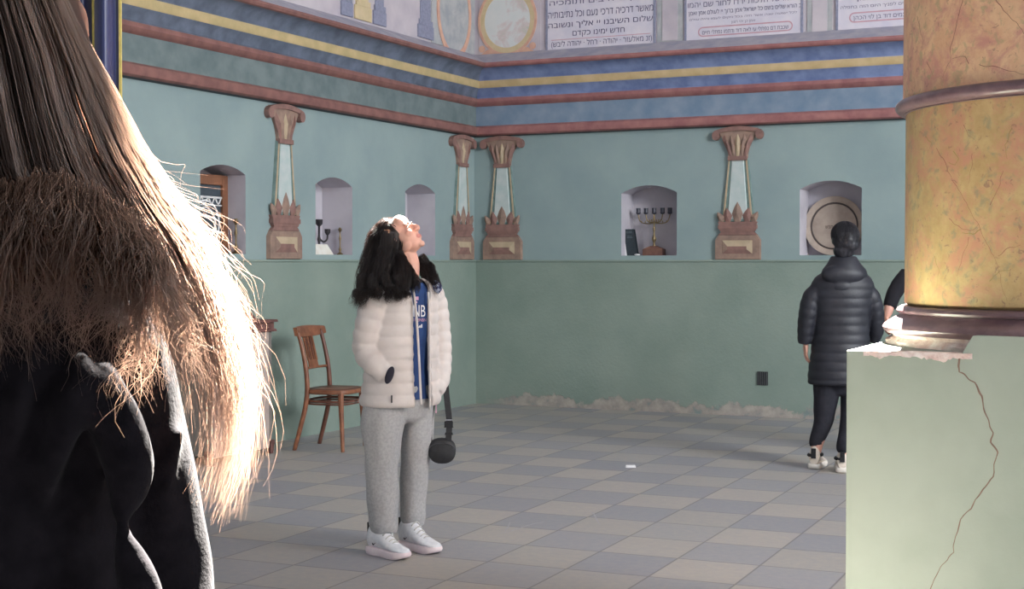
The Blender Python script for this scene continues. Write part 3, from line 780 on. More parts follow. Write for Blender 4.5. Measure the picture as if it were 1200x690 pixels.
# big plate in its niche
yp = YB + ND - .05
pc = onY(978, 257, yp); Rp = (onY(1013, 257, yp).x - onY(943.5, 257, yp).x) / 2
pc.z = ZN + Rp * .985
pl = empty('brass_plate', (pc.x, pc.y, ZN), 'large round dull metal plate leaning in the back wall niche', 'plate')
ax = Vector((0, -1, .10)).normalized()
M_PLATE = mottle('dull_tin_plate', alb((138,124,114),1.25), alb((156,142,130),1.25), scale=9, rough=.6, metal=0)
bm = B(); lathe(bm, pc, [(.001,-.012),(Rp*.74,-.012),(Rp*.79,.0),(Rp*.97,.012),(Rp,.022),(Rp,.03),(Rp*.96,.026),(Rp*.80,.012),(Rp*.75,0),(.001,0)], 64, axis=ax)
mk('dish', bm, M_PLATE, parent=pl, smooth=True, angle=40)
bm = B(); lathe(bm, pc + ax*.004, [(Rp*.755,0),(Rp*.80,.0105),(Rp*.79,.014),(Rp*.745,.003)], 64, axis=ax, cap=False); mk('rim_line', bm, plain('plate_dark_ring', lin((70,60,58)), .6), parent=pl, smooth=True)
X = Vector((1,0,0)); U = (X.cross(ax)).normalized() * -1
if U.z < 0: U = -U
c = pc + ax*.004
def plq(u0, u1, v0, v1): return [c + X*(Rp*u) + U*(Rp*v) for u, v in ((u0,v0),(u1,v0),(u1,v1),(u0,v1))]
mk('engraved_text', text_mesh('שבת קדש', plq(-.3,.25,-.12,.02), '', None, None), plain('engraving', lin((84,72,66)), .7), parent=pl)
# wall vent on the dado
yv = YB - DADO
v0, v1 = onY(887.5, 451, yv), onY(900, 435.5, yv)
vt = empty('wall_vent', ((v0.x+v1.x)/2, yv, v0.z), 'small dark grille set low in the green back wall', 'vent')
bm = B(); abox(bm, v0.x, v1.x, yv - .006, yv, v0.z, v1.z); mk('backing', bm, plain('vent_black', lin((38,40,42)), .7), parent=vt)
for k in range(5):
    u = v0.x + (v1.x - v0.x) * (k + .5) / 5; bm = B(); abox(bm, u - .005, u + .005, yv - .016, yv - .005, v0.z + .004, v1.z - .004); mk('slat', bm, plain('vent_slat', lin((74,76,78)), .6) if k == 0 else bpy.data.materials['vent_slat'], parent=vt)
# litter on the floor
pp = onZ(739, 547.5); bm = B()
box(bm, pp + Vector((0,0,.008)), RV*.033, AV*.02, ZV*.007); bevel(bm, .003); sc = mk('paper_scrap', bm, M_PAPER); tag(sc, 'white scrap of paper lying on the tiled floor', 'scrap')
M_SCUFF = plain('pale_scuff', alb((158,156,160)), .8)

flo = bpy.data.objects['floor']
for P, w_ in (([(581,625.5),(597,622.5),(612,617.5),(628,613),(645,610.5)], .009), ([(592,622),(596,616),(598,611)], .006), ([(688,598),(695,601),(699,608),(703,615)], .008)):
    Q_ = [Vector(p) for p in crm([tuple(onZ(a, b_, .0015)) for a, b_ in P], 18)]; bm = B(); rows = []
    for i, p in enumerate(Q_):
        t = (Q_[min(i+1, 17)] - Q_[max(i-1, 0)]).normalized(); sd_ = Vector((-t.y, t.x, 0)); ww = w_ * sin(pi*(i + .6)/18.4) * (.5 + abs(noise.noise(p*14)))
        rows.append((p + sd_*ww, p - sd_*ww))
    for a, b_ in zip(rows, rows[1:]): face(bm, [a[0], b_[0], b_[1], a[1]])
    bmesh.ops.remove_doubles(bm, verts=bm.verts[:], dist=1e-6)
    mk('scuff_mark', bm, M_SCUFF, parent=flo)
# ------------------------------------------------------------------ column on its pedestal
DC = 5.0; AC = radians(-3.36)
CC = Vector((DC * sin(AC), DC * cos(AC), 0)); RC = .1219 * DC; SP = .1333 * DC
ZP = CAMH - (411 - HOR) / FPX * (.8633 * DC)
def marble(name, base1, base2, red, green, vein):
    m, nt, b = nodes_of(name)
    c = ramp(nt, noise_n(nt, 12, 7, .72), [(.35, base1), (.62, base2)])
    c = mixc(nt, ramp(nt, noise_n(nt, 9, 7, .75, dist=.5), [(.47, (0,0,0,1)), (.62, (.85,.85,.85,1))]), c, red)
    c = mixc(nt, ramp(nt, noise_n(nt, 26, 4, .6, dist=.5), [(.55, (0,0,0,1)), (.66, (.7,.7,.7,1))]), c, green)
    c = mixc(nt, ramp(nt, noise_n(nt, 45, 3, .6, dist=1), [(.62, (0,0,0,1)), (.7, (.7,.7,.7,1))]), c, vein)
    nt.links.new(c, b.inputs['Base Color']); b.inputs['Roughness'].default_value = .55
    bump(nt, b, noise_n(nt, 30, 5), .12, .01)
    return m
M_COLL = marble('yellow_marbled_paint', alb((152,124,82)), alb((168,144,101)), alb((166,116,94)), alb((124,118,92)), alb((120,90,76)))
M_COLU = marble('orange_marbled_paint', alb((190,146,114)), alb((202,168,130)), alb((176,122,110)), alb((156,140,104)), alb((136,98,84)))
M_PURP = mottle('dark_purple_brown_gloss', alb((84,64,68)), alb((106,84,86)), scale=16, rough=.28, bmp=.05, bscale=60)
M_PED = mottle('sage_green_plaster', alb((122,130,119)), alb((130,137,126)), scale=4, rough=.85, bmp=.08, bscale=50)
M_RUB = mottle('broken_pink_masonry', alb((188,160,150)), alb((214,204,196)), scale=22, rough=.95, bmp=.8, bscale=70)
M_CRK = plain('crack_brown', lin((112,92,80)), .95)
col = empty('column', (CC.x, CC.y, 0), 'massive yellow marbled column on a pale green square pedestal at right', 'column')
x0, x1, yF, yK = CC.x - SP, CC.x + SP, CC.y - SP, CC.y + SP
bm = B(); abox(bm, x0, x1, yF, yK, 0, ZP)
bmesh.ops.bevel(bm, geom=[e for e in bm.edges if abs(e.verts[0].co.z - e.verts[1].co.z) > .5 ], offset=.008, segments=2, affect='EDGES')
ped = mk('pedestal', bm, M_PED, parent=col)
# plaster fillet still in place right of the crack, flush with the front face
xb = onY(1127, 405, yF).x; zf = ZP + .052
bm = B()
pts = [(xb, yF), (x1, yF), (x1, yK), (CC.x, yK), (CC.x + .2, CC.y), (xb + .03, CC.y - .3), (xb + .02, yF + .1)]
top = [(xb + .03, yF + .004), (x1, yF + .004), (x1 - .004, yK - .004), (CC.x, yK - .004), (CC.x + .2, CC.y), (xb + .06, CC.y - .3), (xb + .045, yF + .1)]
loft(bm, [[Vector((a, b, ZP - .001)) for a, b in pts], [Vector((a, b, zf)) for a, b in top]])
mk('plaster_fillet', bm, M_PED, parent=ped)
# broken masonry drum under the base, left of the crack
def drum(o, prof, n=96, jag=0.0, seed=0):
    bm = B(); rings = []
    for r, z in prof:
        ring = []
        for i in range(n):
            a = 2*pi*i/n
            j = jag * noise.noise(Vector((cos(a)*9, sin(a)*9, z*40 + seed)))
            ring.append(Vector((o.x + (r + j)*cos(a), o.y + (r + j)*sin(a), z)))
        rings.append(ring)
    loft(bm, rings); return bm
RT = .1355 * DC
bm = drum(CC, [(RT*.985, ZP), (RT*.985, ZP+.012), (RT*.955, ZP+.024), (RT*.965, ZP+.034), (RT*.97, ZP+.04)], 160, .022)
mk('broken_masonry', bm, M_RUB, parent=ped, smooth=True, angle=40)
# ragged edge where plaster came off the front of the pedestal top
bm = B(); n = 46; lo = []; hi = []
xa = onY(1012, 411, yF).x
for k in range(n + 1):
    x = xa + (xb + .03 - xa) * k / n
    d = .010 + .022 * abs(noise.noise(Vector((x * 17, 1.3, 0)))) + .012 * abs(noise.noise(Vector((x * 60, 4, 0)))) * (1 if k > 6 else .4)
    lo.append(Vector((x, yF - .0025, ZP - d))); hi.append(Vector((x, yF - .0025, ZP + .001)))
for k in range(n): face(bm, [lo[k], lo[k+1], hi[k+1], hi[k]]); face(bm, [hi[k], hi[k+1], hi[k+1] + Vector((0,.03,.002)), hi[k] + Vector((0,.03,.002))]); face(bm, [lo[k], lo[k+1], lo[k+1] + Vector((0,.003,0)), lo[k] + Vector((0,.003,0))])
bmesh.ops.remove_doubles(bm, verts=bm.verts[:], dist=1e-5)
mk('broken_edge', bm, M_RUB, parent=ped)
# base mouldings
def zc(y): return CAMH - (y - HOR) / FPX * (.958 * DC)
zB0, zB1 = ZP + .036, zc(357)
hB = zB1 - zB0
prof = [(RT*.90, zB0), (RT*.985, zB0), (RT*1.0, zB0 + hB*.10), (RT*1.003, zB0 + hB*.2), (RT*.995, zB0 + hB*.30), (RT*.975, zB0 + hB*.42), (RT*.945, zB0 + hB*.55), (RT*.925, zB0 + hB*.64), (RT*.92, zB0 + hB*.70),
        (RT*.933, zB0 + hB*.74), (RT*.937, zB0 + hB*.82), (RT*.932, zB0 + hB*.9), (RT*.915, zB0 + hB*.98), (RC*.99, zB1), (RC*.9, zB1)]
bm = B(); lathe(bm, CC, prof, 128); mk('base', bm, M_PURP, parent=col, smooth=True, angle=40)
zr0, zr1 = zc(137), zc(119)
bm = B(); lathe(bm, CC, [(RC*.97, zB1 - .005), (RC*1.0, zB1 + .01), (RC*.998, zr0 + .01), (RC*.97, zr0 + .015)], 128); shf = mk('shaft', bm, M_COLL, parent=col, smooth=True, angle=40)
hr = zr1 - zr0; RR = .1285 * DC
bm = B(); lathe(bm, CC, [(RC*.98, zr0), (RC*1.01, zr0)] + [(RC*1.01 + (RR - RC*1.01) * sin(pi*k/12), zr0 + hr*(.08 + .84*(.5 - .5*cos(pi*k/12)))) for k in range(13)] + [(RC*1.012, zr1), (RC*.98, zr1)], 128)
mk('ring', bm, M_PURP, parent=col, smooth=True, angle=40)
RU = RC * 1.013
bm = B(); lathe(bm, CC, [(RU*.97, zr1 - .01), (RU, zr1 - .006), (RU*.99, 6.2), (RU*.99, ZC)], 128); shu = mk('upper_shaft', bm, M_COLU, parent=col, smooth=True, angle=40)
def oncyl(px, py, R_):
    d = ray(px, py); o = CAM - CC
    a = d.x*d.x + d.y*d.y; b = 2*(o.x*d.x + o.y*d.y); c = o.x*o.x + o.y*o.y - R_*R_
    q = b*b - 4*a*c
    if q < 0: return None
    return CAM + d * ((-b - sqrt(q)) / (2*a))
def crackstrip(bm, P, nrm, w, jit=.004, taper=True, sub=6):
    Q = []
    for p, q in zip(P, P[1:]):
        for k in range(sub): Q.append(p.lerp(q, k / sub))
    Q.append(P[-1]); rows = []
    for i, p in enumerate(Q):
        t = (Q[min(i+1, len(Q)-1)] - Q[max(i-1, 0)]).normalized(); n = nrm(p); s = t.cross(n).normalized()
        ww = w * (.55 + .9 * abs(noise.noise(p * 23))) * (1 - .6 * i / len(Q) if taper else 1)
        off = s * jit * noise.noise(p * 41 + Vector((5, 0, 0)))
        rows.append((p + off + s*ww + n*.0012, p + off - s*ww + n*.0012))
    for a, b in zip(rows, rows[1:]): face(bm, [a[0], b[0], b[1], a[1]])
    bmesh.ops.remove_doubles(bm, verts=bm.verts[:], dist=1e-6)
ck = [(1124,414),(1123.5,436),(1134,443),(1142,449),(1150,464),(1155,487),(1163,507),(1162,518),(1168,530),(1163.5,558),(1147,581),(1127,609),(1119.5,629),(1118,647),(1102,665),(1091,688),(1079,716)]
bm = B(); crackstrip(bm, [onY(a, b, yF) for a, b in ck], lambda p: Vector((0,-1,0)), .0034, .006)
mk('crack', bm, M_CRK, parent=ped)
def veins(lst, R_, w, name, parent, m):
    bm = B()
    for l in lst:
        P = [oncyl(a, b, R_) for a, b in l]
        if None in P: continue
        crackstrip(bm, P, lambda p: Vector((p.x - CC.x, p.y - CC.y, 0)).normalized(), w, .007)
    mk(name, bm, m, parent=parent)
M_VEIN = plain('dark_red_vein', alb((120,78,66)), .7)
M_VEIN2 = plain('olive_vein', alb((128,112,66)), .7)
veins([[(1128,0),(1122,25),(1115,55),(1114,72),(1109,81),(1105,91)], [(1148,75),(1160,78),(1170,80),(1188,84),(1200,87),(1212,91)], [(1136,74),(1131,68),(1126,66),(1116,69)],
       [(1086,74),(1089,79),(1094,89)], [(1166,0),(1178,14),(1190,26),(1200,40)], [(1075,20),(1082,48),(1080,60)]], RU, .0015, 'veining', shu, M_VEIN)
veins([[(1098,173),(1108,192),(1119,214),(1132,238),(1145,260),(1156,285),(1168,307),(1174,330),(1180,353)], [(1113,255),(1120,262),(1130,269),(1142,270),(1148,263)],
       [(1067,265),(1070,290),(1076,316)], [(1136,278),(1128,300),(1122,324)], [(1130,146),(1134,158),(1142,163)], [(1170,300),(1184,290),(1196,288)], [(1140,180),(1138,200),(1136,216)], [(1160,240),(1172,215),(1176,200)]], RC, .0012, 'veining', shf, M_VEIN)
veins([[(1085,160),(1092,168),(1088,180)], [(1118,176),(1124,186),(1120,194),(1112,190)], [(1150,268),(1140,274),(1128,272)], [(1160,330),(1170,318),(1184,316)], [(1095,300),(1101,318),(1098,335)], [(1186,150),(1178,170),(1182,186)]], RC, .0016, 'veining', shf, M_VEIN2)

# ------------------------------------------------------------------ bentwood chair
M_CHW = mottle('reddish_brown_bentwood', alb((120,74,52),.95), alb((150,98,70),.95), scale=14, rough=.4)
M_CHD = mottle('darker_bentwood', alb((96,58,46),.95), alb((116,74,58),.95), scale=14, rough=.4)
pA, pB, pC = onZ(345, 527.5), onZ(378, 519), onZ(400, 530)
fd = (pC - pA).normalized(); sd = (pB - pA); sd = (sd - fd * sd.dot(fd)).normalized()
cw, cd = .425, .395; SH = .46
chair = empty('wooden_chair', pA + fd*cd/2 + sd*cw/2, 'reddish brown bentwood chair with slatted back by the left wall', 'chair')
def cp(f, s, z): return pA + fd * f + sd * s + ZV * z
for s in (.0, cw):
    bm = B(); k = -1 if s else 1
    tube(bm, [cp(0, s, 0), cp(.045, s + k*.004, .16), cp(.085, s + k*.012, .32), cp(.10, s + k*.018, .46), cp(.088, s + k*.02, .62), cp(.055, s + k*.02, .78), cp(.02, s + k*.018, .90)], [.016,.018,.0185,.019,.018,.016,.014], 12, steps=28)
    mk('leg', bm, M_CHW if s == 0 else M_CHD, parent=chair, smooth=True)
for s in (.012, cw - .012):
    bm = B(); k = 1 if s < .1 else -1
    tube(bm, [cp(cd, s, 0), cp(cd - .008, s + k*.006, .15), cp(cd - .018, s + k*.012, .32), cp(cd - .022, s + k*.014, SH - .01)], [.0145,.017,.020,.023], 12, steps=18)
    mk('leg', bm, M_CHW, parent=chair, smooth=True)
# seat: rounded trapezoid rim with a dark panel
bm = B(); so = []
for k in range(40):
    a = 2*pi*k/40; e = .55
    f = math.copysign(abs(cos(a))**e, cos(a)); s = math.copysign(abs(sin(a))**e, sin(a))
    wf = .96 + .1*(f + 1)/2
    so.append((.235 + f*.195, cw/2 + s*(cw/2 + .005)*wf))
R3 = lambda k, z: [cp(.235 + (f - .235)*k, cw/2 + (s - cw/2)*k, z) for f, s in so]
loft(bm, [R3(.93, SH - .035), R3(1, SH - .028), R3(1.01, SH - .008), R3(.985, SH), R3(.86, SH)], mi=0)
seat = mk('seat', bm, M_CHW, parent=chair, smooth=True, angle=50)
bm = B(); loft(bm, [R3(.88, SH - .004), R3(.87, SH + .004), R3(.5, SH - .002), R3(.01, SH - .003)], cap=False); mk('seat_panel', bm, M_CHD, parent=seat, smooth=True)
bm = B(); ring = R3(.93, .372); tube(bm, ring + [ring[0]], .0105, 8); tube(bm, [p - ZV*.0 for p in R3(.93, .352)] + [R3(.93, .352)[0]], .007, 8); mk('stretcher', bm, M_CHD, parent=chair, smooth=True)
# backrest
def bp(t, s, z, o=0):
    """a point of the curved backrest plane"""
    f = .088 + (.02 - .088) * max(0, (z - .62)) / .28 - .03 * (1 - ((s - cw/2)/(cw/2))**2)
    return cp(f + o, s, z)
bm = B(); rows = []
for k in range(17):
    s = -.035 + (cw + .07) * k / 16; e = abs(k - 8) / 8
    zt = .935 - .012*e*e; zb_ = .85 + .018*e**3
    rows.append([bp(0, s, zb_, -.012), bp(0, s, zb_, .012), bp(0, s, zt, .012), bp(0, s, zt, -.012)])
loft(bm, rows); bevel(bm, .004, 1); mk('top_rail', bm, M_CHW, parent=chair, smooth=True, angle=40)
bm = B(); tube(bm, [bp(0, s, .615) for s in (.015, cw*.3, cw*.5, cw*.7, cw - .015)], .010, 8, steps=14); mk('lower_rail', bm, M_CHW, parent=chair, smooth=True)
sc0 = cw/2
bm = B()
hexa(bm, [bp(0, sc0-.075, .615, -.006), bp(0, sc0+.075, .615, -.006), bp(0, sc0+.075, .615, .006), bp(0, sc0-.075, .615, .006), bp(0, sc0-.068, .675, -.006), bp(0, sc0+.068, .675, -.006), bp(0, sc0+.068, .675, .006), bp(0, sc0-.068, .675, .006)])
mk('splat_foot', bm, M_CHW, parent=chair)
for k in range(5):
    s = sc0 - .068 + .136 * k / 4; bm = B(); w = .0105
    hexa(bm, [bp(0, s-w, .668, -.006), bp(0, s+w, .668, -.006), bp(0, s+w, .668, .006), bp(0, s-w, .668, .006), bp(0, s-w, .862, -.006), bp(0, s+w, .862, -.006), bp(0, s+w, .862, .006), bp(0, s-w, .862, .006)])
    mk('slat', bm, M_CHW if k % 2 == 0 else M_CHD, parent=chair)

# ------------------------------------------------------------------ lectern against the left wall
M_LWD = mottle('dark_red_wood', alb((92,62,58)), alb((116,80,74)), scale=10, rough=.5)
M_CLO = mottle('beige_cloth_panel', alb((150,136,130)), alb((164,150,142)), scale=8, rough=.95, bmp=.1, bscale=90)
M_LSIDE = mottle('grey_brown_wood', alb((110,104,100)), alb((124,116,110)), scale=8, rough=.7)
pf = onZ(322, 530.5)
lx1, ly1 = pf.x, pf.y; lx0, ly0 = XL + DADO + .01, ly1 - .78
zt = onX(320, 374, lx1).z; zk = onX(320, 388, lx1).z; zbt = onX(320, 522, lx1).z
lec = empty('lectern', ((lx0+lx1)/2, (ly0+ly1)/2, 0), 'old dark wooden lectern with beige cloth panel standing against the left wall', 'lectern')
bm = B(); abox(bm, lx0+.02, lx1-.012, ly0+.02, ly1-.02, zbt, zk); mk('body', bm, M_LSIDE, parent=lec)
bm = B(); rows = []
for k in range(25):
    y = ly0 + .03 + (ly1 - .10 - ly0) * k / 24; o = .004 * sin(k * 1.9)
    rows.append([Vector((lx1 - .010 + o, y, zbt - .01)), Vector((lx1 - .004 + o, y, zbt - .01)), Vector((lx1 - .004 + o*.5, y, zk)), Vector((lx1 - .010 + o*.5, y, zk))])
loft(bm, rows); mk('cloth_panel', bm, M_CLO, parent=lec, smooth=True, angle=40)
for a, b_ in ((lx1 - .05, ly1 - .05), (lx1 - .05, ly0), (lx0, ly1 - .05), (lx0, ly0)):
    bm = B(); q = [(a, b_), (a+.05, b_), (a+.05, b_+.05), (a, b_+.05)]
    c = (a + .025, b_ + .025)
    loft(bm, [[Vector((c[0]+(x-c[0])*.7, c[1]+(y-c[1])*.7, 0)) for x, y in q], [Vector((x, y, .1)) for x, y in q], [Vector((x, y, zbt + .01)) for x, y in q]]); mk('leg', bm, M_LWD, parent=lec)
bm = B(); abox(bm, lx0, lx1 + .012, ly0 - .015, ly1 + .015, zk, zk + .018); abox(bm, lx0, lx1, ly0, ly1, zk + .018, zt - .02); abox(bm, lx0, lx1 + .02, ly0 - .02, ly1 + .02, zt - .02, zt); bevel(bm, .004, 1)
mk('top', bm, M_LWD, parent=lec)
ya, yb_ = onX(301, 371, lx1 - .05).y, ly0 + .05
zh = onX(284, 351, lx1 - .05).z + .10
sl = (onX(301,371,lx1-.05), onX(285,352,lx1-.05))
bm = B(); yk = ya - .42; zh = zt + (sl[1].z - sl[0].z) / max(.02, (sl[0].y - sl[1].y)) * .24; zh = min(zh, zt + .30)
pts = [(ya, zt), (ya - .24, zh), (yk - .05, zh), (yk - .05, zt)]
prism(bm, [Vector((lx0 + .06, a, b)) for a, b in pts], (lx1 - .04 - lx0 - .06, 0, 0)); bevel(bm, .005, 1); mk('sloped_desk', bm, M_LWD, parent=lec)

# ------------------------------------------------------------------ hanging banner on a stand
M_BLUE = mottle('navy_satin', lin((9,15,54)), lin((15,25,78)), scale=5, rough=.38, sheen=.3)
M_GOLD = plain('gold_braid', lin((196,176,96)), .45)
DB = 4.0
ban = empty('banner', at(60, 307, DB + .05) * 1, 'navy blue banner with gold edging hanging behind the long-haired woman', 'banner')
ban.location.z = 0; BASE[ban.name].z = 0
def bx(px, z, d=0):
    p = at(px, 307, DB + d); p.z = z; return p
zt_, zb_ = 2.35, .95
cols = [(18, .03), (34, -.02), (50, .03), (66, -.03), (82, .02), (96, -.02), (108, .02), (111, .03), (116, -.015), (122, -.04), (130, -.02), (137, .015), (143, .02)]
cols = crm(cols, 60)
bm = B(); 
def sheet(bm, cols, z0, z1, off, th, nz=14):
    front = []; 
    for k in range(nz + 1):
        t = k / nz; z = z0 + (z1 - z0) * t
        front.append([bx(c[0], z, c[1]*(1.0 - .3*t) + off) for c in cols])
    back = [[p + AV*th for p in r] for r in front]
    rings = [f + b[::-1] for f, b in zip(front, back)]
    loft(bm, rings)
sheet(bm, cols, zb_, zt_, 0, .004); mk('cloth', bm, M_BLUE, parent=ban, smooth=True, angle=60)
for xx in ([c for c in cols if 110.2 <= c[0] <= 112.6][:3], cols[-3:], cols[:3]):
    bm = B(); a = xx[0]; b_ = xx[-1]
    w = 1.3
    cc = [(( a[0]+b_[0])/2 - w, a[1]), ((a[0]+b_[0])/2 + w, b_[1])]
    sheet(bm, cc, zb_, zt_, -.006, .010); mk('gold_trim', bm, M_GOLD, parent=ban)
bm = B(); tube(bm, [bx(60, 0.02, .05), bx(60, zt_ + .12, .05)], .014, 12); mk('pole', bm, M_GOLD, parent=ban, smooth=True, angle=60)
bm = B(); tube(bm, [bx(10, zt_, .02), bx(150, zt_, .02)], .011, 10); ellipsoid(bm, bx(150, zt_, .02), (.02,0,0), (0,.02,0), (0,0,.02)); ellipsoid(bm, bx(10, zt_, .02), (.02,0,0), (0,.02,0), (0,0,.02)); mk('crossbar', bm, M_GOLD, parent=ban, smooth=True, angle=60)
bm = B(); lathe(bm, Vector((bx(60,0,.05).x, bx(60,0,.05).y, 0)), [(.001,0),(.16,0),(.16,.02),(.05,.035),(.03,.07),(.001,.07)], 32); mk('stand_base', bm, M_GOLD, parent=ban, smooth=True, angle=50)
# ------------------------------------------------------------------ people: shared pieces
def skin_mat(name, c1, c2):
    m, nt, b = nodes_of(name)
    nt.links.new(ramp(nt, noise_n(nt, 18), [(.35, lin(c1)), (.65, lin(c2))]), b.inputs['Base Color'])
    b.inputs['Roughness'].default_value = .5; b.inputs['Subsurface Weight'].default_value = .12; b.inputs['Subsurface Radius'].default_value = (.012, .005, .003)
    return m
M_SKIN = skin_mat('skin', (214,160,142), (224,172,152)); M_LIP = plain('lips', lin((196,128,120)), .45)
def hair_mat(name, c1, c2, rough=.45, trans=.0, tcol=None):
    m, nt, b = nodes_of(name)
    nt.links.new(ramp(nt, noise_n(nt, 60, 3), [(.3, lin(c1)), (.7, lin(c2))]), b.inputs['Base Color'])
    b.inputs['Roughness'].default_value = rough; b.inputs['Specular IOR Level'].default_value = .55
    if trans:
        t = N(nt, 'ShaderNodeBsdfTranslucent'); t.inputs[0].default_value = lin(tcol)
        mx = N(nt, 'ShaderNodeMixShader'); mx.inputs[0].default_value = trans
        nt.links.new(b.outputs[0], mx.inputs[1]); nt.links.new(t.outputs[0], mx.inputs[2])
        nt.links.new(mx.outputs[0], nt.nodes['Material Output'].inputs['Surface'])
    return m
def hand(bm, wrist, d, pn, th, s=1.0, curl=.5):
    d, pn, th = d.normalized(), pn.normalized(), th.normalized()
    loft(bm, [ellr(wrist + d*(k*s), th*(a*s), pn*(b*s), 14) for k, a, b in ((-.03,.025,.02),(0,.026,.018),(.03,.035,.017),(.06,.041,.015),(.09,.039,.012),(.098,.03,.007))])
    for i, (off, L) in enumerate(((.030,.070),(.011,.080),(-.009,.074),(-.028,.058))):
        p = wrist + d*(.085*s) + th*(off*s); dr = (d + th*(.10*(1.2 - i*.8))).normalized(); P = [p]; a = 0
        for seg in (.45, .32, .23):
            a += curl * .75
            dd = (dr * cos(a) + pn * sin(a)); p = p + dd * (L*seg*s); P.append(p)
        tube(bm, P, [.0095*s,.009*s,.008*s,.006*s], 8, steps=9)
    p = wrist + d*(.02*s) + th*(.024*s); P = [p, p + (d*.5 + th*.8).normalized()*(.035*s)]
    P.append(P[-1] + (d*.8 + th*.45 + pn*.2).normalized()*(.032*s)); P.append(P[-1] + (d*.9 + th*.1 + pn*.3).normalized()*(.024*s))
    tube(bm, P, [.014*s,.0115*s,.010*s,.007*s], 8, steps=9)
def head_shape(bm, hp, s=1.0):
    def E(c, r, n=18, m=12):
        o = hp(*c); ellipsoid(bm, o, hp(c[0]+r[0],c[1],c[2]) - o, hp(c[0],c[1]+r[1],c[2]) - o, hp(c[0],c[1],c[2]+r[2]) - o, n, m)
    E((0,-.012,.028), (.074,.094,.082)); E((0,.03,-.03), (.061,.062,.078)); E((0,.042,-.070), (.047,.045,.038)); E((0,.075,-.098), (.02,.016,.016))
    E((0,.062,.045), (.055,.032,.045))
    for sx in (-1, 1):
        E((sx*.028,.084,.016), (.024,.010,.009)); E((sx*.036,.066,-.028), (.022,.024,.02)); E((sx*.074,-.008,-.008), (.009,.02,.031)); E((sx*.046,.018,-.068), (.016,.034,.022))
        E((sx*.011,.102,-.031), (.008,.010,.007)); E((sx*.03,.076,-.002), (.0145,.011,.008))
    tube(bm, [hp(0,.084,.02), hp(0,.098,.0), hp(0,.113,-.024), hp(0,.106,-.034)], [.008*s,.009*s,.0115*s,.009*s], 10, steps=9)
    E((0,.092,-.058), (.021,.009,.0065)); E((0,.090,-.069), (.018,.009,.007)); E((0,.084,-.046),(.02,.012,.010))
def eyes(hp, parent, M_EYE, M_IRIS, M_BROW):
    for sx in (-1, 1):
        bm = B(); o = hp(sx*.030,.080,-.001); ellipsoid(bm, o, hp(sx*.030+.0125,.080,-.001)-o, hp(sx*.030,.0875,-.001)-o, hp(sx*.030,.080,.0045)-o, 12, 8, 0)
        o2 = hp(sx*.030,.0862,-.001); ellipsoid(bm, o2, hp(sx*.030+.005,.0862,-.001)-o2, hp(sx*.030,.0885,-.001)-o2, hp(sx*.030,.0862,.0042)-o2, 10, 6, 1)
        mk('eye', bm, [M_EYE, M_IRIS], parent=parent, smooth=True)
        bm = B(); tube(bm, [hp(sx*.013,.0925,.017), hp(sx*.028,.0955,.023), hp(sx*.046,.082,.019)], [.003,.0035,.0015], 6, steps=8)
        tube(bm, [hp(sx*.016,.0895,.002), hp(sx*.030,.0915,.0065), hp(sx*.044,.083,.002)], [.0012,.0018,.0012], 6, steps=8)
        mk('eyebrow', bm, M_BROW, parent=parent, smooth=True)
M_LACE = plain('pale_laces', (.5,.49,.47,1), .8)
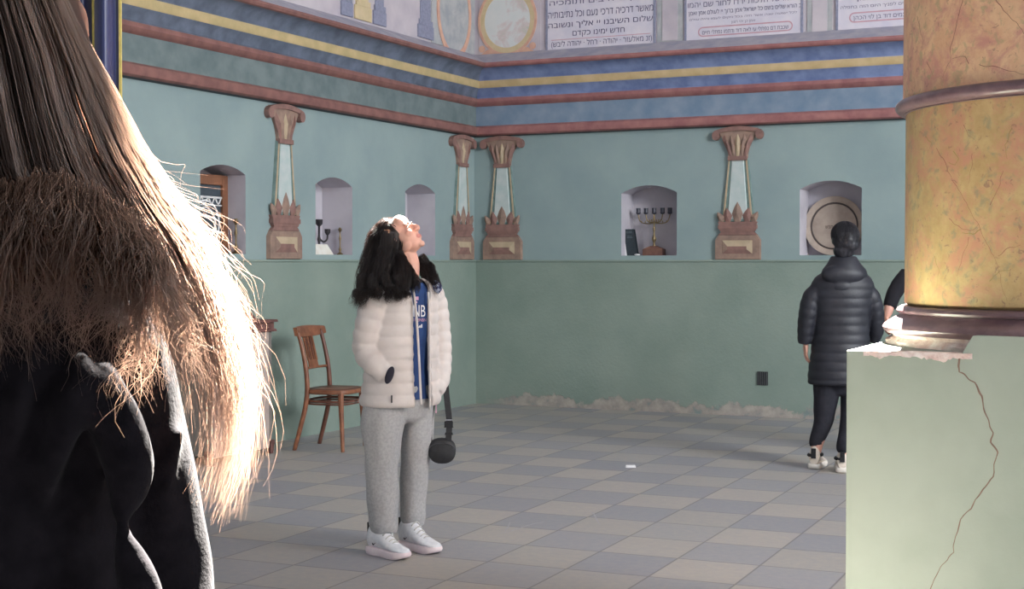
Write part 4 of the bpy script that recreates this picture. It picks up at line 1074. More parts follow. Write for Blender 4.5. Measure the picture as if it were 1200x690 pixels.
def shoe(parent, o, d, mU, mS, mD, side, L=.27, W=.098, name='shoe', dark_heel=True, logo=True, hgt=1.0):
    """o heel-bottom centre on floor; d toe direction"""
    d = Vector((d.x, d.y, 0)).normalized(); x = d.cross(ZV)
    q = lambda a, b, z: o + d*(a*L) + x*(b*W) + ZV*z
    bm = B(); rings = []
    outl = [(0,.0,.30),(.06,0,.40),(.2,0,.42),(.4,-.0,.38),(.62,.02,.47),(.8,.03,.47),(.92,.03,.36),(.985,.03,.16)]
    outl = crm(outl, 20)
    ring = [(a, c + w) for a, c, w in outl] + [(a, c - w) for a, c, w in outl[::-1]]
    n = len(ring)
    ctr = (.5, .01)
    rr = lambda k, z, t=0: [q(ctr[0] + (a - ctr[0])*k, ctr[1] + (b_ - ctr[1])*k, z + (t*max(0, a - .75)**2*10)) for a, b_ in ring]
    loft(bm, [rr(.93, .001, .02), rr(.99, .007, .02), rr(1.03, .02, .012), rr(1.0, .036, .004), rr(.95, .038)])
    sole = mk(name, bm, mS, parent=parent, smooth=True, angle=50)
    # upper: cross sections along the length
    bm = B(); secs = []
    for a, w, h, z0 in ((.02,.30,.125,.03),(.10,.37,.150,.03),(.22,.38,.150,.03),(.34,.37,.130,.03),(.46,.39,.100,.03),(.60,.44,.073,.03),(.74,.45,.060,.03),(.86,.40,.052,.03),(.95,.25,.044,.03),(.985,.1,.036,.03)):
        h *= hgt; r = []
        for k in range(20):
            t = 2*pi*k/20; r.append(q(a, .02*a + w*sin(t)*(1 - .25*max(0, cos(t))), z0 + (h - z0)*(.5 + .5*cos(t))))
        secs.append(r)
    loft(bm, secs); up = mk('upper', bm, mU, parent=sole, smooth=True, angle=70)
    bm = B()
    for k in range(5):
        a = .37 + .07*k; z = float(np.interp(a, [.34,.46,.60,.74], [.130,.100,.073,.060]))*hgt + .001
        tube(bm, [q(a, -.24, z - .016), q(a + .012, -.1, z - .001), q(a + .012, .1, z - .001), q(a, .26, z - .016)], .0038, 6, steps=9)
    mk('laces', bm, M_LACE, parent=sole, smooth=True)
    if dark_heel:
        bm = B(); box(bm, q(-.005, 0, .105*hgt), x*.016, d*.008, ZV*.034); bevel(bm, .003); tube(bm, [q(-.01,0,.12), q(-.045,0,.128), q(-.02,0,.105)], .005, 6, steps=7)
        mk('heel_tab', bm, mD, parent=sole)
    if logo:
        bm = B()
        for s2 in (-1, 1):
            pts = [(.22,.062),(.24,.056),(.30,.066),(.245,.052),(.22,.055)]
            prism(bm, [q(a, s2*.365 + .01, z) for a, z in pts], x*s2*.004)
        mk('tick_mark', bm, mD, parent=sole)
    return sole
def puff(sp, amp):
    return lambda r, L: r * (1 - amp + amp * 1.6 * abs(sin(pi * L / sp)) ** .6)
def garment(rings, U, V, spacing=.055, amp=.012, n=56, rows=90, gap=None, thick=.018):
    """quilted shell around the torso. rings: (centre Vector, half width, half depth); gap(t) = half angle left open at the front (+V)"""
    z = [tuple(c) + (w, d) for c, w, d in rings]
    q = crm(z, rows); bm = B(); L = 0; outer = []; inner = []
    for i, r in enumerate(q):
        c = Vector(r[:3])
        if i: L += (c - Vector(q[i-1][:3])).length
        a = amp * (1.4 * abs(sin(pi * L / spacing)) ** .55 - .8)
        g = gap(i / (rows - 1)) if gap else 0
        ro = []; ri = []
        for k in range(n + 1):
            ph = g + (2*pi - 2*g) * k / n if gap else 2*pi*k/n
            s, co = sin(ph), cos(ph)
            wr = 1 + .006*sin(5*ph + L*31)
            ro.append(c + U*((r[3] + a)*s*wr) + V*((r[4] + a)*co*wr)); ri.append(c + U*((r[3] - thick)*s) + V*((r[4] - thick)*co))
        outer.append(ro); inner.append(ri)
    if gap:
        rr = [o + i_[::-1] for o, i_ in zip(outer, inner)]
        loft(bm, rr)
    else:
        loft(bm, [o[:-1] for o in outer])
    return bm
def hair_tubes(defs, parent, name, mat, P, voxel=.006, nstr=60, wav=.006, sr=.0013, extra=None):
    bm = B()
    if extra: extra(bm)
    for path, rad in defs:
        q = crm([tuple(P(*p)) + (r*.88,) for p, r in zip(path, rad)], 24)[:19]
        tube(bm, [Vector(x[:3]) for x in q], [x[3]*(1 if i < 14 else 1 - (i - 13)*.12) for i, x in enumerate(q)], 14)
    hm = mk(name, remesh(bm, voxel, 3), mat, parent=parent, smooth=True)
    S = []
    for path, rad in defs:
        lock = random.uniform(0, 6.28)
        q = crm([tuple(P(*p)) + (r,) for p, r in zip(path, rad)], 26)
        C = [Vector(x[:3]) for x in q]; fr = frames(C)
        for k in range(nstr):
            a = random.uniform(0, 2*pi); tw = random.uniform(-.6, .6); ph = random.uniform(0, 6.28); fq = random.uniform(5, 12); of = random.uniform(.8, 1.12)
            i0 = random.randint(0, 6); i1 = random.randint(21, 26); pts = []
            for i in range(i0, i1):
                t = i / 25; ang = a + tw*t; rr = max(q[i][3], .026 if i > 14 else .012) * of + .002
                wv = wav * (.25 + t) * sin(fq*t*1.0*pi/2 + lock + ph*.15)
                pts.append(C[i] + fr[i][0]*((rr + wv)*cos(ang)) + fr[i][1]*((rr + wv)*sin(ang)) + ZV * (-.004*t*random.random()))
            S.append((pts, random.uniform(.6, 1.3)))
    strands(S, sr, sr*.7, hm, 'strands', mat)
    return hm

# ------------------------------------------------------------------ woman in the white jacket
DW = 7.1
W_ = lambda px, py, dd=0.0: at(px, py, DW + dd)
Lw = (RV*.69 + AV*.72).normalized(); Fw = (RV*.72 - AV*.69).normalized()
M_DHAIR = hair_mat('dark_brown_hair', (24,20,22), (40,32,32), .5, .22, (150,112,92))
M_JKT = mottle('offwhite_quilted_nylon', (.56,.50,.475,1), (.63,.57,.545,1), scale=10, rough=.55, bmp=.1, bscale=40)
M_SHIRT = mottle('royal_blue_cotton', lin((22,50,98)), lin((30,62,114)), scale=14, rough=.85)
M_SWEAT = mottle('heather_grey_fleece', (.30,.295,.30,1), (.37,.365,.37,1), scale=90, rough=.95, bmp=.1, bscale=200)
M_SHOEW = mottle('white_mesh_fabric', (.66,.66,.70,1), (.76,.76,.79,1), scale=60, rough=.7)
M_SOLEP = mottle('pale_pink_rubber', lin((226,206,212)), lin((236,220,222)), scale=20, rough=.5)
M_BLK = plain('black_fabric', lin((24,24,28)), .7)
M_EYEW = plain('eye_white', (.75,.72,.70,1), .3); M_IRIS = plain('eye_iris', lin((50,32,26)), .2)
HC = W_(467, 279.5)
hF = (RV*.95 - AV*.31).normalized(); pit = radians(41)
Fh = hF*cos(pit) + ZV*sin(pit); Uh = -hF*sin(pit) + ZV*cos(pit); Sh = Fh.cross(Uh)
hpW = lambda x, y, z: HC + Sh*x + Fh*y + Uh*z
bm = B(); head_shape(bm, hpW)
tube(bm, [hpW(0,-.01,-.05), W_(480,308), W_(479,325), W_(476,338)], [.052,.048,.052,.075], 16, steps=12)
tors = [(W_(476,333), .09, .06), (W_(475,341), .155, .08), (W_(474,352), .175, .09), (W_(472,385), .155, .10), (W_(471,430), .135, .095), (W_(470,455), .13, .09), (W_(469,470), .13, .085), (W_(469,480), .09,.06)]
loft(bm, [ellr(c, Lw*a, Fw*b_, 22) for c, a, b_ in tors])
legsW = [[W_(451,478,-.07), W_(449,548,-.075), W_(450,615,-.08), W_(452,640,-.085)], [W_(487,478,.08), W_(485,546,.085), W_(484,610,.09), W_(486,634,.095)]]
for l in legsW: tube(bm, l, [.085,.055,.036,.033], 14, steps=16)
for o, s in ((onZ(434.5, 647.5), 1), (onZ(471, 641), 1)):
    tube(bm, [o + ZV*.06 + Fw*.04, o + ZV*.05 + Fw*.1, o + ZV*.042 + Fw*.15], [.024,.022,.014], 10)
armR = [W_(446,340,-.11), W_(430,378,-.14), W_(428,411,-.12), W_(443,430,-.15), W_(458,437,-.09)]
armL = [W_(506,340,.11), W_(513,380,.13), W_(515,418,.12), W_(512,444,.06), W_(507,452,.03)]
for a in (armR, armL): tube(bm, a, [.042,.038,.034,.027,.022], 12, steps=18)
hand(bm, armR[-1], (W_(467,452,-.04) - armR[-1]), -Lw, Fw, .95, .35)
hand(bm, armL[-1], (W_(498,462,.03) - armL[-1]), Lw*-1, Fw, .95, .35)
feet = (onZ(434, 651) + onZ(472, 645)) / 2; feet = onZ(464, 652)
woman = mk('person', remesh(bm, .0045, 3), [M_SKIN, M_LIP], base=Vector((feet.x, feet.y, 0)), smooth=True)
tag(woman, 'person in white puffer jacket and grey sweatpants standing with head tilted back looking up', 'person')
bw = BASE[woman.name]; lipc = hpW(0,.098,-.063)
for p in woman.data.polygons:
    d = (woman.matrix_basis.translation + p.center) - lipc
    if abs(d.dot(Uh)) < .0095 and abs(d.dot(Sh)) < .021 and d.dot(Fh) > -.014: p.material_index = 1
eyes(hpW, woman, M_EYEW, M_IRIS, M_DHAIR)
# hair
def scalp(bm):
    o = hpW(0,-.026,.026); ellipsoid(bm, o, Sh*.084, Fh*.094, Uh*.092, 22, 16)
hd = [([(450,268,-.01),(441,295,-.03),(431,325,-.12),(418,361,-.21)], [.045,.05,.042,.012]),
      ([(456,272,-.04),(453,300,-.07),(447,322,-.17),(443,351,-.225)], [.05,.055,.045,.012]),
      ([(464,283,-.06),(465,304,-.07),(470,325,-.17),(466,355,-.22)], [.03,.036,.034,.010]),
      ([(473,302,-.03),(478,318,-.05),(483,330,-.13),(481,342,-.17)], [.012,.02,.016,.006]),
      ([(492,300,.08),(499,312,.09),(505,328,.03),(510,346,-.03)], [.018,.028,.026,.012]),
      ([(450,285,.07),(447,312,.08),(441,338,.06),(436,352,.05)], [.06,.06,.04,.02]),
      ([(459,262,.0),(449,271,-.02),(441,283,-.03),(436,298,-.04)], [.035,.04,.04,.03])]
hd += [([(430,316,-.14),(425,330,-.19),(423,344,-.215),(416,360,-.22)], [.016,.016,.012,.003]), ([(450,320,-.19),(453,332,-.215),(459,342,-.225),(463,354,-.23)], [.016,.015,.012,.003]),
       ([(439,318,-.18),(436,330,-.215),(438,341,-.23),(434,350,-.235)], [.016,.014,.011,.003]), ([(472,322,-.15),(475,333,-.19),(472,343,-.205),(474,352,-.21)], [.014,.014,.011,.003])]
hw = hair_tubes(hd, woman, 'hair', M_DHAIR, W_, .006, 300, .015, .0012, scalp)
S = []
for k in range(420):
    a = random.uniform(-1.3, 1.3); b0 = random.uniform(-.2, 1.5); pts = []
    for i in range(9):
        t = b0 + i*.14
        pts.append(hpW(.085*sin(a)*(1 + .02*i), -.026 + .095*cos(a)*cos(t), .026 + .094*sin(t)*cos(a)) - ZV*.002*i*random.random() + Uh*(.004 + .012*random.random()*random.random()))
    S.append((pts, random.uniform(.5, 1)))
strands(S, .0012, .0008, hw, 'crown_strands', M_DHAIR)
# clothes
tee = [(W_(477,331), .085, .07), (W_(476,337), .13, .088), (W_(475,348), .165, .105), (W_(473,385), .165, .118), (W_(471,430), .155, .115), (W_(470,466), .17, .13)]
bm = B(); loft(bm, [ellr(Vector(r[:3]), Lw*r[3], Fw*r[4], 40) for r in crm([tuple(c) + (a, b_) for c, a, b_ in tee], 30)])
shirt = mk('shirt', bm, M_SHIRT, parent=woman, smooth=True, angle=60)
# print on the shirt front
def shq(px0, px1, py0, py1, off=.004):
    """quad on the shirt front between pixel bounds"""
    out = []
    for px, py in ((px0,py1),(px1,py1),(px1,py0),(px0,py0)):
        best = None
        d = ray(px, py); c = W_(474, py); V = Fw; Uu = Lw
        # ray / elliptic cylinder
        o = CAM - c; a_, b2 = .166, .118
        ox, dx = o.dot(Uu)/a_, d.dot(Uu)/a_; oy, dy = o.dot(V)/b2, d.dot(V)/b2
        A_, B_, C_ = dx*dx+dy*dy, 2*(ox*dx+oy*dy), ox*ox+oy*oy-1
        q = max(0, B_*B_ - 4*A_*C_)
        out.append(CAM + d*((-B_ - sqrt(q))/(2*A_)) - d.normalized()*off)
    return out
M_PRW = plain('shirt_print_white', (.7,.7,.74,1), .8); M_PRP = plain('shirt_print_pink', lin((196,150,172)), .8)
mk('shirt_lettering', text_mesh('NB', shq(484.5, 498.5, 357.5, 371), '', None, None), M_PRW, parent=shirt)
mk('shirt_small_print', text_mesh('NBNBN', shq(486, 499.5, 373, 376.5), '', None, None), M_PRP, parent=shirt)
bm = B(); q = shq(489, 495, 379.5, 384)
for u in (0, 1, 2):
    k0 = u/3 + .06; k1 = (u+1)/3 - .04; h0 = .35 + .32*u
    f = lambda a, b_: (q[0]*(1-a) + q[1]*a)*(1-b_) + (q[3]*(1-a) + q[2]*a)*b_
    face(bm, [f(k0, 0), f(k1, 0), f(k1, h0), f(k0, h0*.8)])
mk('shirt_emblem', bm, M_PRW, parent=shirt)
bm = B(); q = shq(486.5, 490.5, 347.5, 351.5); face(bm, q); q = shq(487, 489, 353, 355); face(bm, q); mk('shirt_neck_mark', bm, M_PRP, parent=shirt)
# trousers
def noisy(me, amp, sc, keep=None):
    NR = [v.normal.copy() for v in me.vertices]
    for v, n in zip(me.vertices, NR):
        v.co += n * (amp * noise.noise(v.co * sc) + amp * .6 * noise.noise(Vector((v.co.x*sc*2.5, v.co.y*sc*2.5, v.co.z*sc*1.2))))
    me.update(); return me
bm = B()
loft(bm, [ellr(W_(471, y), Lw*a, Fw*b_, 26) for y, a, b_ in ((450,.16,.115),(468,.178,.12),(480,.175,.115),(488,.15,.10),(494,.11,.07))])
tube(bm, [W_(452,466,-.06), W_(449,498,-.08), W_(448,545,-.08), W_(449,590,-.08), W_(450,613,-.08), W_(450,619,-.08), W_(450,623,-.08)], [.105,.104,.082,.077,.075,.068,.064], 26, steps=40)
tube(bm, [W_(485,466,.07), W_(488,498,.08), W_(486,545,.085), W_(484,588,.09), W_(484,604,.09), W_(484,612,.09), W_(484,617,.09)], [.095,.092,.074,.066,.065,.060,.057], 26, steps=40)
tr = mk('trousers', noisy(remesh(bm, .008, 4), .009, 8), M_SWEAT, parent=woman, smooth=True)
# jacket
jr = [(W_(478,326), .085, .075), (W_(477,332), .14, .095), (W_(476,340), .175, .115), (W_(474,358), .185, .132), (W_(472.5,385), .19, .142), (W_(471,420), .195, .152), (W_(470,450), .205, .165), (W_(469.5,468), .215, .175), (W_(469.5,474), .212, .172)]
gapf = lambda t: .62 - .9*t if t < .35 else .305 - .07*(t - .35)
bm = garment(jr, Lw, Fw, .056, .0065, 64, 120, gapf, .02)
def sleeve(bm, pts, rad, sp=.055, amp=.085): tube(bm, pts, rad, 22, steps=70, mod=puff(sp, amp))
sleeve(bm, [W_(448,339,-.09), W_(438,356,-.135), W_(431,382,-.145), W_(428,410,-.13), W_(439,427,-.17), W_(453,439,-.165)], [.062,.066,.062,.060,.055,.046])
sleeve(bm, [W_(505,340,.10), W_(511,356,.13), W_(515,385,.135), W_(517,418,.125), W_(515,445,.07), W_(509,458,.02)], [.054,.056,.054,.052,.050,.042])
jk = mk('jacket', remesh(bm, .0055, 1), M_JKT, parent=woman, smooth=True)
# collar, zip, pocket
bm = B()
for sg, x_ in ((-1, 483), (1, 500)):
    pass
P = [W_(484,338,-.13), W_(487,360,-.145), W_(490,400,-.155), W_(492,440,-.17), W_(493.5,474,-.175)]
tube(bm, P, .006, 8, steps=24)
P = [W_(501.5,342,-.05), W_(503,365,-.065), W_(503.5,400,-.075), W_(503.5,440,-.085), W_(504,480,-.09)]
tube(bm, P, .006, 8, steps=24)
mk('zip_edge', bm, M_JKT, parent=jk, smooth=True)
bm = B(); ellipsoid(bm, W_(456.5,439.5,-.215), (Lw*.4+Fw*.9).normalized()*.020, Fw.cross(ZV)*.012, ZV*.042 + RV*.012, 14, 10); mk('pocket_opening', bm, plain('dark_navy_lining', lin((30,28,44)), .8), parent=jk, smooth=True)
bm = B(); tube(bm, [W_(459,463,-.20), W_(459,472,-.205)], .0035, 6); mk('zip_pull', bm, M_BLK, parent=jk)
bm = B(); tube(bm, [W_(511,474,.0), W_(511,484,.0)], .0035, 6); mk('zip_pull', bm, M_PRP, parent=jk)
# navy patch on her left shoulder
def navy_mat():
    m, nt, b = nodes_of('navy_white_print')
    nt.links.new(ramp(nt, noise_n(nt, 55, 2, .5), [(.5, lin((26,40,92))), (.58, lin((190,196,214)))]), b.inputs['Base Color']); b.inputs['Roughness'].default_value = .8
    return m
bm = B(); ellipsoid(bm, W_(509.5,336.5,.05), RV*.034 + ZV*-.012, AV*.05, ZV*.034 + RV*.012, 18, 12); mk('shoulder_panel', bm, navy_mat(), parent=jk, smooth=True)
# shoes
for (hx, hy) in ((434.5, 647.5), (471, 641)):
    shoe(woman, onZ(hx, hy) + Fw*.0, Fw, M_SHOEW, M_SOLEP, M_BLK, 1, L=.275, W=.105, hgt=1.12)
for l, e in ((legsW[0], (449.5, 452)), (legsW[1], (484, 486))):
    bm = B(); tube(bm, [l[2] + ZV*.02, l[2], l[3], l[3] - ZV*.03 + Fw*.01], [.040,.040,.042,.040], 16, steps=10); mk('sock', bm, M_SHOEW, parent=woman, smooth=True)
# bag hanging at her side
bc = W_(518, 527, .05); bag = empty('shoulder_bag', bc - ZV*.07, 'small black rounded bag hanging by its strap beside the grey sweatpants', 'bag')
M_BAG = mottle('black_nylon', lin((22,22,26)), lin((36,36,40)), scale=40, rough=.6)
bm = B()
rings = []
for k in range(9):
    t = -1 + k/4; sc_ = sqrt(max(.0, 1 - (abs(t))**3.2*.55)); pts = []
    for i in range(28):
        a = 2*pi*i/28; s, c = cos(a), sin(a)
        pts.append(bc + RV*(.071*sc_*math.copysign(abs(s)**.85, s))*.96 + AV*(.032*t) + ZV*((.068 if c < 0 else .060)*sc_*math.copysign(abs(c)**.8, c)))
    rings.append(pts)
loft(bm, rings); mk('pouch', bm, M_BAG, parent=bag, smooth=True, angle=60)
bm = B(); tube(bm, [bc + RV*(.06*cos(pi*k/12)) - AV*.033 + ZV*(.012 + .024*sin(pi*k/12)) for k in range(13)], .0028, 6); mk('zip', bm, plain('bag_zip', lin((60,60,64)), .4), parent=bag)
def ribbon(bm, P, w, th, side):
    rows = []
    for p, s in zip(P, side): rows.append([p - s*w - AV*th, p + s*w - AV*th, p + s*w + AV*th, p - s*w + AV*th])
    loft(bm, rows)
bm = B(); P = [Vector(p) for p in crm([W_(525,521,.04), W_(526.5,495,.05), W_(524,470,.06), W_(521.5,445,.08), W_(519,425,.10)], 16)]
ribbon(bm, P, .015, .0025, [RV]*16); mk('strap', bm, M_BAG, parent=bag)
bm = B(); P = [Vector(p) for p in crm([W_(505,526,.04), W_(504.5,500,.04), W_(507,480,.05), W_(511,455,.07), W_(514,435,.09)], 16)]
ribbon(bm, P, .008, .0025, [RV]*16); mk('strap', bm, M_BAG, parent=bag)
bm = B(); box(bm, W_(525.8,497,.045), RV*.021, AV*.005, ZV*.016); box(bm, W_(526,508,.045), RV*.019, AV*.005, ZV*.006); bevel(bm, .003, 1); mk('buckle', bm, M_BLK, parent=bag)
bm = B(); box(bm, W_(525.8,492,.04), RV*.018, AV*.003, ZV*.002); mk('buckle_bar', bm, plain('bag_metal', lin((170,170,176)), .3), parent=bag)
# ------------------------------------------------------------------ person in the long dark coat, seen from behind
M_COAT = mottle('dark_navy_quilted_nylon', lin((28,29,38)), lin((38,39,48)), scale=12, rough=.5, bmp=.1, bscale=50)
M_LEG = mottle('black_leggings', lin((22,22,32)), lin((32,32,42)), scale=30, rough=.85)
M_HAIRB = hair_mat('black_hair', (24,24,30), (38,36,44), .42)
M_SHOEB = mottle('beige_sneaker', lin((206,194,180)), lin((218,206,194)), scale=30, rough=.7)
M_SOLEB = mottle('white_sole', lin((222,214,204)), lin((232,226,218)), scale=30, rough=.6)
def back_person(Q, cx, feet, arms, legs, label, coat_name, ymap=lambda y: y, coat=True, head=True, hood=True, heads=(989, 279)):
    U, V = RV, AV
    HC2 = Q(*heads); hp2 = lambda x, y, z: HC2 + RV*x*1.0 + AV*y + ZV*z
    bm = B(); head_shape(bm, hp2)
    tube(bm, [hp2(0,-.015,-.06), Q(cx + 2, ymap(308)), Q(cx + 1, ymap(322))], [.052,.05,.07], 14, steps=8)
    tors = [(315,.10,.07),(325,.15,.09),(338,.18,.10),(372,.155,.105),(398,.14,.10),(425,.165,.115),(446,.16,.115),(456,.09,.08)]
    loft(bm, [ellr(Q(cx, ymap(y)), U*a, V*b_, 22) for y, a, b_ in tors])
    for l in legs: tube(bm, [Q(*p) for p in l], [.085,.056,.038,.034][:len(l)], 14, steps=16)
    for (o, d) in feet: tube(bm, [o + ZV*.06 + d*.04, o + ZV*.05 + d*.1, o + ZV*.04 + d*.19], [.026,.026,.018], 10)
    for a, hd_ in arms:
        tube(bm, [Q(*p) for p in a], [.042,.038,.034,.026][:len(a)], 12, steps=16)
        if hd_: w = Q(*a[-1]); hand(bm, w, hd_[0], hd_[1], hd_[2], .95, .4)
    p = mk('person', remesh(bm, .005, 3), M_SKIN, base=Vector((Q(cx, 400).x, Q(cx, 400).y, 0)), smooth=True)
    tag(p, label, 'person')
    eyes(hp2, p, M_EYEW, M_IRIS, M_HAIRB)
    return p, hp2
DBK = 10.0
Q1 = lambda px, py, dd=0.0: at(px, py, DBK + dd)
dtoe = (AV*.92 + RV*.40).normalized(); dtoe2 = (AV*.98 + RV*.2).normalized()
f1, f2 = onZ(954, 549.5), onZ(987, 554)
dd1 = (f1 - CAM).dot(AV) - DBK; dd2 = (f2 - CAM).dot(AV) - DBK
legs1 = [[(969,446,0), (965,492,dd1*.4), (957,524,dd1 + .04), (956,540,dd1 + .05)], [(1003,446,0), (996,492,dd2*.5), (989,526,dd2 + .03), (989,543,dd2 + .04)]]
arms1 = [([(964,341,0), (948,368,.0), (944,392,.02), (944.5,402,.03)], (Vector((0,0,-1)) + AV*.1, RV, AV)),
         ([(1009,341,0), (1022,366,.02), (1024,388,.07), (1020,397,.11)], (AV*.6 - RV*.6 - ZV*.3, -RV, ZV))]
per2, hp2 = back_person(Q1, 986, [(f1, dtoe), (f2, dtoe2)], arms1, legs1, 'person seen from behind in a long dark quilted coat and black leggings', 'coat')
# hair gathered low
bm = B()
o = hp2(0,-.02,.022); ellipsoid(bm, o, RV*.092, AV*.10, ZV*.092, 22, 16)
ellipsoid(bm, hp2(-.004,-.052,-.012), RV*.092, AV*.072, ZV*.086, 22, 14); ellipsoid(bm, hp2(-.012,-.05,-.085), RV*.074, AV*.055, ZV*.06, 18, 12); ellipsoid(bm, hp2(.03,-.07,-.05), RV*.05, AV*.05, ZV*.05, 16, 10)
hb = mk('hair', noisy(remesh(bm, .006, 6), .005, 24), M_HAIRB, parent=per2, smooth=True)
S = []
for k in range(420):
    a = random.uniform(0, 2*pi); t0 = random.uniform(.05, .7); pts = []
    for i in range(9):
        t = t0 + i*.2; r = 1.03 + .03*random.random()
        x = .092*sin(t)*cos(a); y = .10*sin(t)*sin(a); z = .092*cos(t)
        if y > .03: y = .03 + (y-.03)*.4
        pts.append(hp2(x*r, -.03 + y*r - .02*max(0, t - 1.2), .02 + z*r))
    S.append((pts, random.uniform(.6, 1.2)))
strands(S, .0014, .001, hb, 'strands', M_HAIRB)
# coat
cr = [(318,.12,.09),(323,.175,.11),(332,.212,.125),(350,.212,.135),(378,.19,.135),(405,.20,.145),(432,.215,.16),(446,.22,.165),(450,.21,.155)]
bm = garment([(Q1(988 - (y - 318)*.03, y), a, b_) for y, a, b_ in cr], RV, AV, .062, .0042, 64, 130, None)
tube(bm, [Q1(964,338,0), Q1(952,349,0), Q1(946.5,370,.0), Q1(944,392,.02), Q1(944,402,.03)], [.066,.068,.064,.056,.050], 22, steps=60, mod=puff(.06, .045))
tube(bm, [Q1(1010,338,0), Q1(1020,349,.0), Q1(1025.5,368,.02), Q1(1026,388,.06), Q1(1022,397,.10)], [.066,.068,.062,.055,.050], 22, steps=60, mod=puff(.06, .045))
ct = mk('coat', remesh(bm, .0065, 3), M_COAT, parent=per2, smooth=True)
bm = B()
loft(bm, [ellr(Q1(988.5, y) + AV*o, RV*a_, AV*b_, 28) for y, a_, b_, o in ((332,.12,.09,-.02),(324,.165,.115,-.02),(316,.15,.115,-.02),(309,.115,.105,-.012),(303,.095,.092,-.004),(300,.085,.08,0))])
ellipsoid(bm, Q1(988,322,-.085), RV*.15, AV*.058, ZV*.075, 26, 14); ellipsoid(bm, Q1(987,336,-.085), RV*.095, AV*.05, ZV*.06, 22, 12)
mk('hood', remesh(bm, .006, 14), M_COAT, parent=ct, smooth=True)
bm = B()
loft(bm, [ellr(Q1(986, y), RV*a, AV*b_, 24) for y, a, b_ in ((436,.16,.12),(450,.165,.125),(462,.12,.09))])
for l, e in zip(legs1, (521, 527)):
    a = [l[0], l[1], (l[2][0], e - 6, l[2][2]), (l[2][0], e, l[2][2])]
    tube(bm, [Q1(*p) for p in a], [.098,.068,.050,.046], 20, steps=26)
mk('leggings', noisy(remesh(bm, .008, 3), .004, 10), M_LEG, parent=per2, smooth=True)
for f, d in ((f1, dtoe), (f2, dtoe2)):
    s = shoe(per2, f - d*.02, d, M_SHOEB, M_SOLEB, M_BLK, 1, L=.265, W=.105, logo=False, hgt=1.05)
    bm = B(); tube(bm, [f + ZV*(.095) + d*.04 + RV*(.045*cos(t)) + d*(.05*sin(t)) for t in [2*pi*i/16 for i in range(17)]], .012, 8); mk('collar', bm, M_BLK, parent=s, smooth=True)
# ------------------------------------------------------------------ third person, mostly hidden by the column
Q2 = lambda px, py, dd=0.0: at(px + 103, py - 8, 10.4 + dd)
g1, g2 = onZ(1075, 540), onZ(1105, 540)
gd1 = (g1 - CAM).dot(AV) - 10.4
legs2 = [[(966,440,0), (968,492,gd1*.4), (972,534,gd1 + .03), (972,546,gd1 + .04)], [(1004,440,0), (1004,492,gd1*.4), (1002,534,gd1 + .03), (1002,546,gd1 + .04)]]
arms2 = [([(957,330,0), (944,352,-.03), (938,372,-.06), (935.5,379,-.06)], (RV*-.15 - ZV*.8 - AV*.4, RV, -AV)),
         ([(1020,336,0), (1029,366,.02), (1029,388,.08), (1022,398,.14)], (AV*.6 - RV*.6 - ZV*.3, -RV, ZV))]
per3, hp3 = back_person(Q2, 989, [(g1, AV), (g2, AV)], arms2, legs2, 'person in black mostly hidden behind the yellow column, only one arm showing', 'top')
bm = B(); o = hp3(0,-.02,.022); ellipsoid(bm, o, RV*.088, AV*.10, ZV*.092, 20, 14); ellipsoid(bm, hp3(0,-.06,-.06), RV*.075, AV*.05, ZV*.07, 16, 12)
mk('hair', remesh(bm, .007, 3), M_HAIRB, parent=per3, smooth=True)
bm = garment([(Q2(989, y), a, b_) for y, a, b_ in ((318,.10,.085),(324,.16,.105),(334,.19,.12),(360,.185,.125),(400,.175,.125),(425,.19,.14),(432,.185,.135))], RV, AV, .3, .003, 48, 60, None)
tube(bm, [Q2(962,330,0), Q2(951,342,-.01), Q2(944,354,-.03), Q2(939,368,-.05)], [.066,.062,.054,.046], 18, steps=24)
tube(bm, [Q2(1016,332,0), Q2(1025,346,0), Q2(1030,368,.02), Q2(1029,388,.08)], [.066,.062,.054,.046], 18, steps=24)
mk('pullover', noisy(remesh(bm, .008, 2), .004, 12), plain('black_knit', lin((22,20,28)), .9), parent=per3, smooth=True)
bm = B(); loft(bm, [ellr(Q2(989, y), RV*a, AV*b_, 24) for y, a, b_ in ((420,.165,.12),(446,.17,.125),(460,.12,.09))])
for l in legs2: tube(bm, [Q2(*l[0]), Q2(*l[1]), Q2(*l[2])], [.1,.072,.06], 18, steps=22)
mk('trousers', remesh(bm, .009, 3), M_LEG, parent=per3, smooth=True)
for f in (g1, g2): shoe(per3, f - AV*.03, AV, M_BLK, M_SOLEB, M_BLK, 1, logo=False)
# ------------------------------------------------------------------ woman with long hair close to the camera
random.seed(11)
DG = 1.2
G_ = lambda px, py, D=DG: at(px, py, D)
M_HOOD = mottle('black_hoodie_cotton', (.0035,.003,.004,1), (.0065,.0055,.007,1), scale=60, rough=1, bmp=.15, bscale=260, spec=.03, sheen=.015)
M_HAIRG = hair_mat('brown_frizzy_hair', (22,17,17), (46,36,33), .36, HG[3], HG[2])
HCG = G_(-58, 8); hpG = lambda x, y, z: HCG + RV*x + AV*y + ZV*z
feetG = [ldz(-.63, 1.16, 0), ldz(-.39, 1.18, 0)]
bm = B(); head_shape(bm, hpG)
tube(bm, [hpG(0,-.015,-.06), G_(-58,170,1.2), G_(-58,240,1.21), G_(-58,290,1.21)], [.054,.052,.055,.08], 16, steps=10)
tg = [(285,.085,.06),(335,.14,.08),(380,.16,.09),(450,.145,.095),(560,.135,.095),(700,.125,.09),(900,.145,.10),(1080,.165,.11),(1230,.165,.11),(1300,.1,.08)]
loft(bm, [ellr(G_(-58, y), RV*a, AV*b_, 24) for y, a, b_ in tg])
dG = AV
